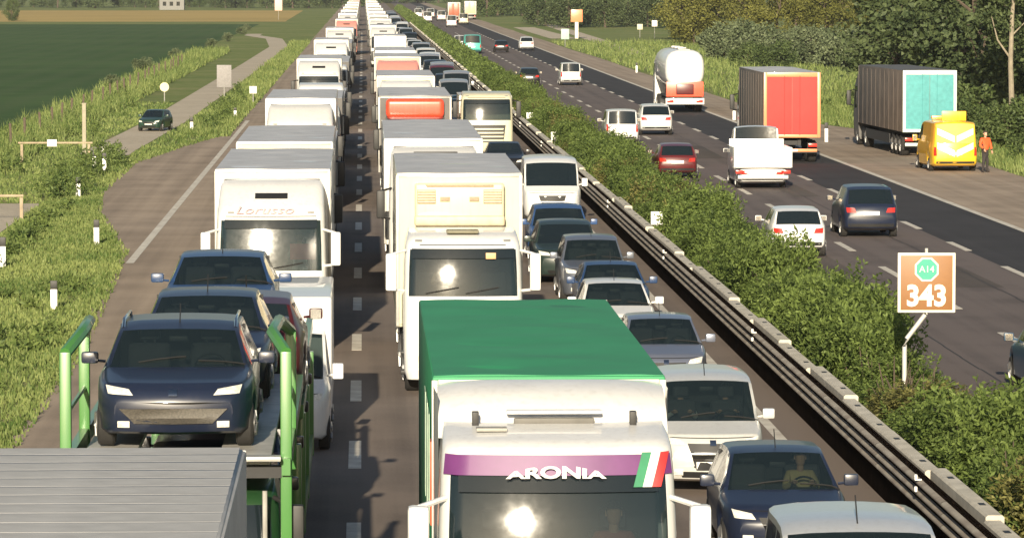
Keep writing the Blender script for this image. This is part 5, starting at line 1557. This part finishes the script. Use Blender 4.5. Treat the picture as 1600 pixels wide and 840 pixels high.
lorry('box_lorry', 'red brown lorry tail at the far end of the opposite lanes', 18.6, 900, 'high', DKRED, DKRED, DKRED, ROOFG, boxL=13, rear=True, rear_m=paint('rust', (0.35, 0.10, 0.05)), det=0)
lorry('box_lorry', 'pale orange lorry tail at the far end of the opposite lanes', 23.4, 960, 'high', CREAM, CREAM, CREAM, ROOFG, boxL=13, rear=True, rear_m=paint('peach', (0.80, 0.52, 0.28)), det=0)
for i, (X, d, mm) in enumerate(((15.5, 1010, WHITE), (19.4, 850, CREAM), (13.2, 900, WHITE2), (16.6, 930, WHITE), (14, 1080, SILVER), (12.6, 1000, WHITE))):
    car('delivery_van', 'tiny white van where the opposite lanes vanish', 'van', 'van', mm, X, d, rear=True, det=0, group='vans where the opposite lanes vanish')
# ================================================================ SIGNS AND SMALL THINGS
SIGNB = mat('sign_ochre', (0.25, 0.11, 0.03), 0.5, vary=.05)
SIGNG = mat('sign_green', (0.02, 0.32, 0.22), 0.45, vary=.05)
SW = mat('sign_white', (0.70, 0.67, 0.58), 0.5, vary=.04)
t = thing('kilometre_sign', 'ochre kilometre sign reading 343 on a bent pole in the hedge', 'sign', (PX(1452, 82), 82, 0), R(-4))
obj('frame', MB().rbox(-.54, .54, -.02, .02, 2.04, 3.16, .018).mesh('sign_frame'), SW, t)
obj('panel', MB().rbox(-.485, .485, -.026, -.019, 2.09, 3.11, .003).mesh('sign_panel'), SIGNB, t)
def octo(r, z): return [(r * math.cos(math.pi / 8 + k * math.pi / 4), z + r * math.sin(math.pi / 8 + k * math.pi / 4)) for k in range(8)]
obj('emblem_rim', MB().prism(octo(.24, 2.85), -.034, -.026).mesh('emblem_rim', 0), SW, t)
e = obj('emblem', MB().prism(octo(.205, 2.85), -.040, -.034).mesh('emblem', 0), SIGNG, t)
text_on(t, 'emblem_text', 'A14', .17, SW, (0, -.044, 2.85), name='emblem_text')
o = text_on(t, 'km_text', '343', .54, SW, (0, -.032, 2.34), name='numerals', sc=(.94, 1, 1), bold=.02)
t.rotation_euler.z = R(-2)
def pole():
    pts = [(0, .04, 2.2), (-.02, .04, 2.0), (-.36, .04, 1.55), (-.40, .04, 1.4), (-.40, .04, 0)]
    m = MB().tube(pts, .045, 10)
    m.tube([(0, .04, 2.0), (0, .04, 3.24)], .03, 8)
    return m
obj('pole', pole().mesh('sign_pole'), mat('pale_pole', (0.62, 0.62, 0.58), .5, .2), t)

def delineator(label, px, d, h=.8, X=None):
    t = thing('delineator_post', label, 'post', (PX(px, d) if X is None else X, d, 0), 0, 'roadside delineator posts')
    obj('post', CM('delin', lambda: MB().rbox(-.075, .075, -.03, .03, 0, .56, .015)), PLATE, t, None, None, (1.15, 1, h / .8))
    obj('black_cap', CM('delcap', lambda: MB().rbox(-.077, .077, -.032, .032, .56, .8, .015)), BLACK, t, None, None, (1.15, 1, h / .8))
delineator('white post with black top nearest the camera on the grass verge', 84, 111, .72)
delineator('white post with black top where the lay-by begins to widen', 151, 138)
delineator('white post with black top beside the widest part of the lay-by', 123, 168)
delineator('white post with black top, front one of the trio by the lay-by corner', 164, 192)
delineator('white post with black top, rear one of the trio by the lay-by corner', 163, 208)
delineator('small white post left of the trio by the lay-by corner', 148, 198, .6)
delineator('white post with black top on the grass between track and lay-by end', 300, 241, .85)
delineator('short white post near the end of the lay-by line', 368, 268, .6)
delineator('white post at the far left frame edge by the side road', 5, 127, .9)
delineator('slim white post beside the red rear door lorry on the far verge', 1293, 226, 1.0)
delineator('white post at the verge behind the tanker lorry', 1148, 262, .8)
delineator('white post on the verge farther than the tanker', 995, 400, .9)

def small_sign(name, label, px, d, wd, hg, z, m, shape='rect', pm=STEEL):
    t = thing(name, label, 'sign', (PX(px, d), d, 0))
    if shape == 'round':
        ol = [(wd / 2 * math.cos(k * math.pi / 10), z + wd / 2 * math.sin(k * math.pi / 10)) for k in range(20)]
        obj('panel', MB().prism(ol, -.02, .0).mesh('panel', 30), m, t)
    else:
        obj('panel', MB().rbox(-wd / 2, wd / 2, -.02, .0, z - hg / 2, z + hg / 2, .01).mesh('panel'), m, t)
    obj('post', MB().tube([(0, .03, 0), (0, .03, z + hg * .3)], .035, 8).mesh('post'), pm, t)
    return t
small_sign('round_sign', 'round pale yellow sign beside the service track', 258, 300, .62, .6, 1.1, mat('pale_yellow', (0.80, 0.74, 0.42), .5), 'round')
small_sign('traffic_sign', 'grey backed rectangular sign on the service track', 351, 318, 1.05, 1.6, 1.45, mat('grey_sign_back', (0.24, 0.23, 0.23), .6))
small_sign('traffic_sign', 'small white sign beside the left queue at the grass', 396, 300, .5, .5, .9, SW)
small_sign('traffic_sign', 'pale green sign at the far right verge', 883, 560, 1.0, 1.3, 1.6, mat('mint_sign', (0.35, 0.58, 0.45), .5))
small_sign('traffic_sign', 'white plate sign, upper of two on the far right slope', 1023, 640, .8, .9, 2.2, SW)
small_sign('traffic_sign', 'cream plate sign, lower of two on the far right slope', 1000, 650, .8, .8, 1.6, mat('cream_sign', (0.62, 0.58, 0.42), .5))
t = thing('sign_mast', 'orange and white sign mast before the distant wood', 'sign', (PX(901, 640), 640, 0))
obj('mast', MB().rbox(-.25, .25, -.2, .2, 0, 2.4, .03).mesh('mast'), SW, t)
obj('panel', MB().rbox(-.85, .85, -.25, -.1, 2.4, 4.2, .05).mesh('mpanel'), paint('signal_orange', (0.75, 0.24, 0.10)), t)
small_sign('traffic_sign', 'pale pink sign left of the queue on the horizon', 436, 960, 1.6, 2.4, 3.2, mat('pinkish', (0.75, 0.5, 0.4), .5))

# concrete pole and boom gates on the left
t = thing('concrete_pole', 'square concrete pole by the service track gate', 'pole', (PX(133, 207), 207, 0))
obj('shaft', MB().rbox(-.09, .09, -.09, .09, 0, 2.5, .02).mesh('shaft'), mat('pole_concrete', (0.36, 0.33, 0.25), .9), t)
obj('cap', MB().rbox(-.11, .11, -.11, .11, 2.5, 2.56, .02).mesh('cap'), mat('pole_concrete', (0.36, 0.33, 0.25), .9), t)
WOODM = mat('weathered_boom', (0.40, 0.32, 0.22), .8, vary=.2, scale=3)
def boom(label, px0, px1, d, z, plate):
    x0, x1 = PX(px0, d), PX(px1, d)
    t = thing('boom_gate', label, 'gate', ((x0 + x1) / 2, d, 0)); h = (x1 - x0) / 2
    obj('bar', MB().rbox(-h, h, -.04, .04, z - .04, z + .04, .015).mesh('bar'), WOODM, t)
    for s in (-.9, .9):
        obj('post', MB().rbox(s * h - .06, s * h + .06, -.06, .06, 0, z - .06, .02).mesh('gpost'), WOODM, t)
    if plate:
        obj('plate', MB().rbox(-.22 - .15, .22 - .15, -.07, -.052, z - .17, z + .15, .01).mesh('gplate'), SW, t)
boom('pale wooden boom gate with white plate beside the concrete pole', 30, 146, 201, .92, True)
boom('pale boom bar cut off by the frame at the left', -30, 38, 152, .88, False)
car('car', 'dark green car parked on the grass beside the service track', 'car', 'hatch', paint('bottle_green', (0.02, 0.05, 0.035)), PX(232, 243), 243, det=1, yaw=R(-12)).scale = (.78, .8, .8)
# field fence posts
fr_ = random.Random(31)
for i in range(26):
    d = 190 + i * 9.5
    o = obj('fence_post', CM('fence_post', lambda: MB().rbox(-.06, .06, -.06, .06, 0, 1.25, .015)), BARK, None, (-17.4 + fr_.uniform(-.12, .12), d, 0), (fr_.uniform(-.05, .05), fr_.uniform(-.05, .05), 0))
    tag(o, 'weathered wooden stake of the field fence', 'post', 'stakes of the field fence')
# small roof far left
t = thing('farm_shed', 'small grey farm building before the tree line', 'building', (PX(270, 1300), 1300, 0))
obj('wall', MB().box(-3.6, 3.6, 0, 6, 0, 3.6).mesh('wall', 0), mat('shed_wall', (0.22, 0.22, 0.21), .8), t)
obj('roof', MB().prism([(-4, 3.6), (4, 3.6), (0, 5.4)], -.3, 6.3).mesh('shed_roof', 0), mat('shed_roof', (0.30, 0.28, 0.27), .8), t)
for k in range(3):
    obj('window', MB().box(-2.6 + k * 2, -1.6 + k * 2, -.03, .02, 1.2, 2.4).mesh('shed_window', 0), GLASS_D, t)

# ================================================================ AIR
hz = bpy.data.materials.new('thin_haze')
hz.use_nodes = True
hn = hz.node_tree.nodes; hn.remove(hn['Principled BSDF'])
pv = hn.new('ShaderNodeVolumePrincipled')
pv.inputs['Color'].default_value = (0.93, 0.95, 1.0, 1)
pv.inputs['Density'].default_value = 0.00008
pv.inputs['Anisotropy'].default_value = 0.2
hz.node_tree.links.new(pv.outputs[0], hn['Material Output'].inputs['Volume'])
o = obj('haze', MB().box(-3600, 3600, -250, 7100, -1.0, 24.0).mesh('haze', 0), hz)
tag(o, 'thin pale haze hanging over the motorway', 'haze', None, 'stuff')
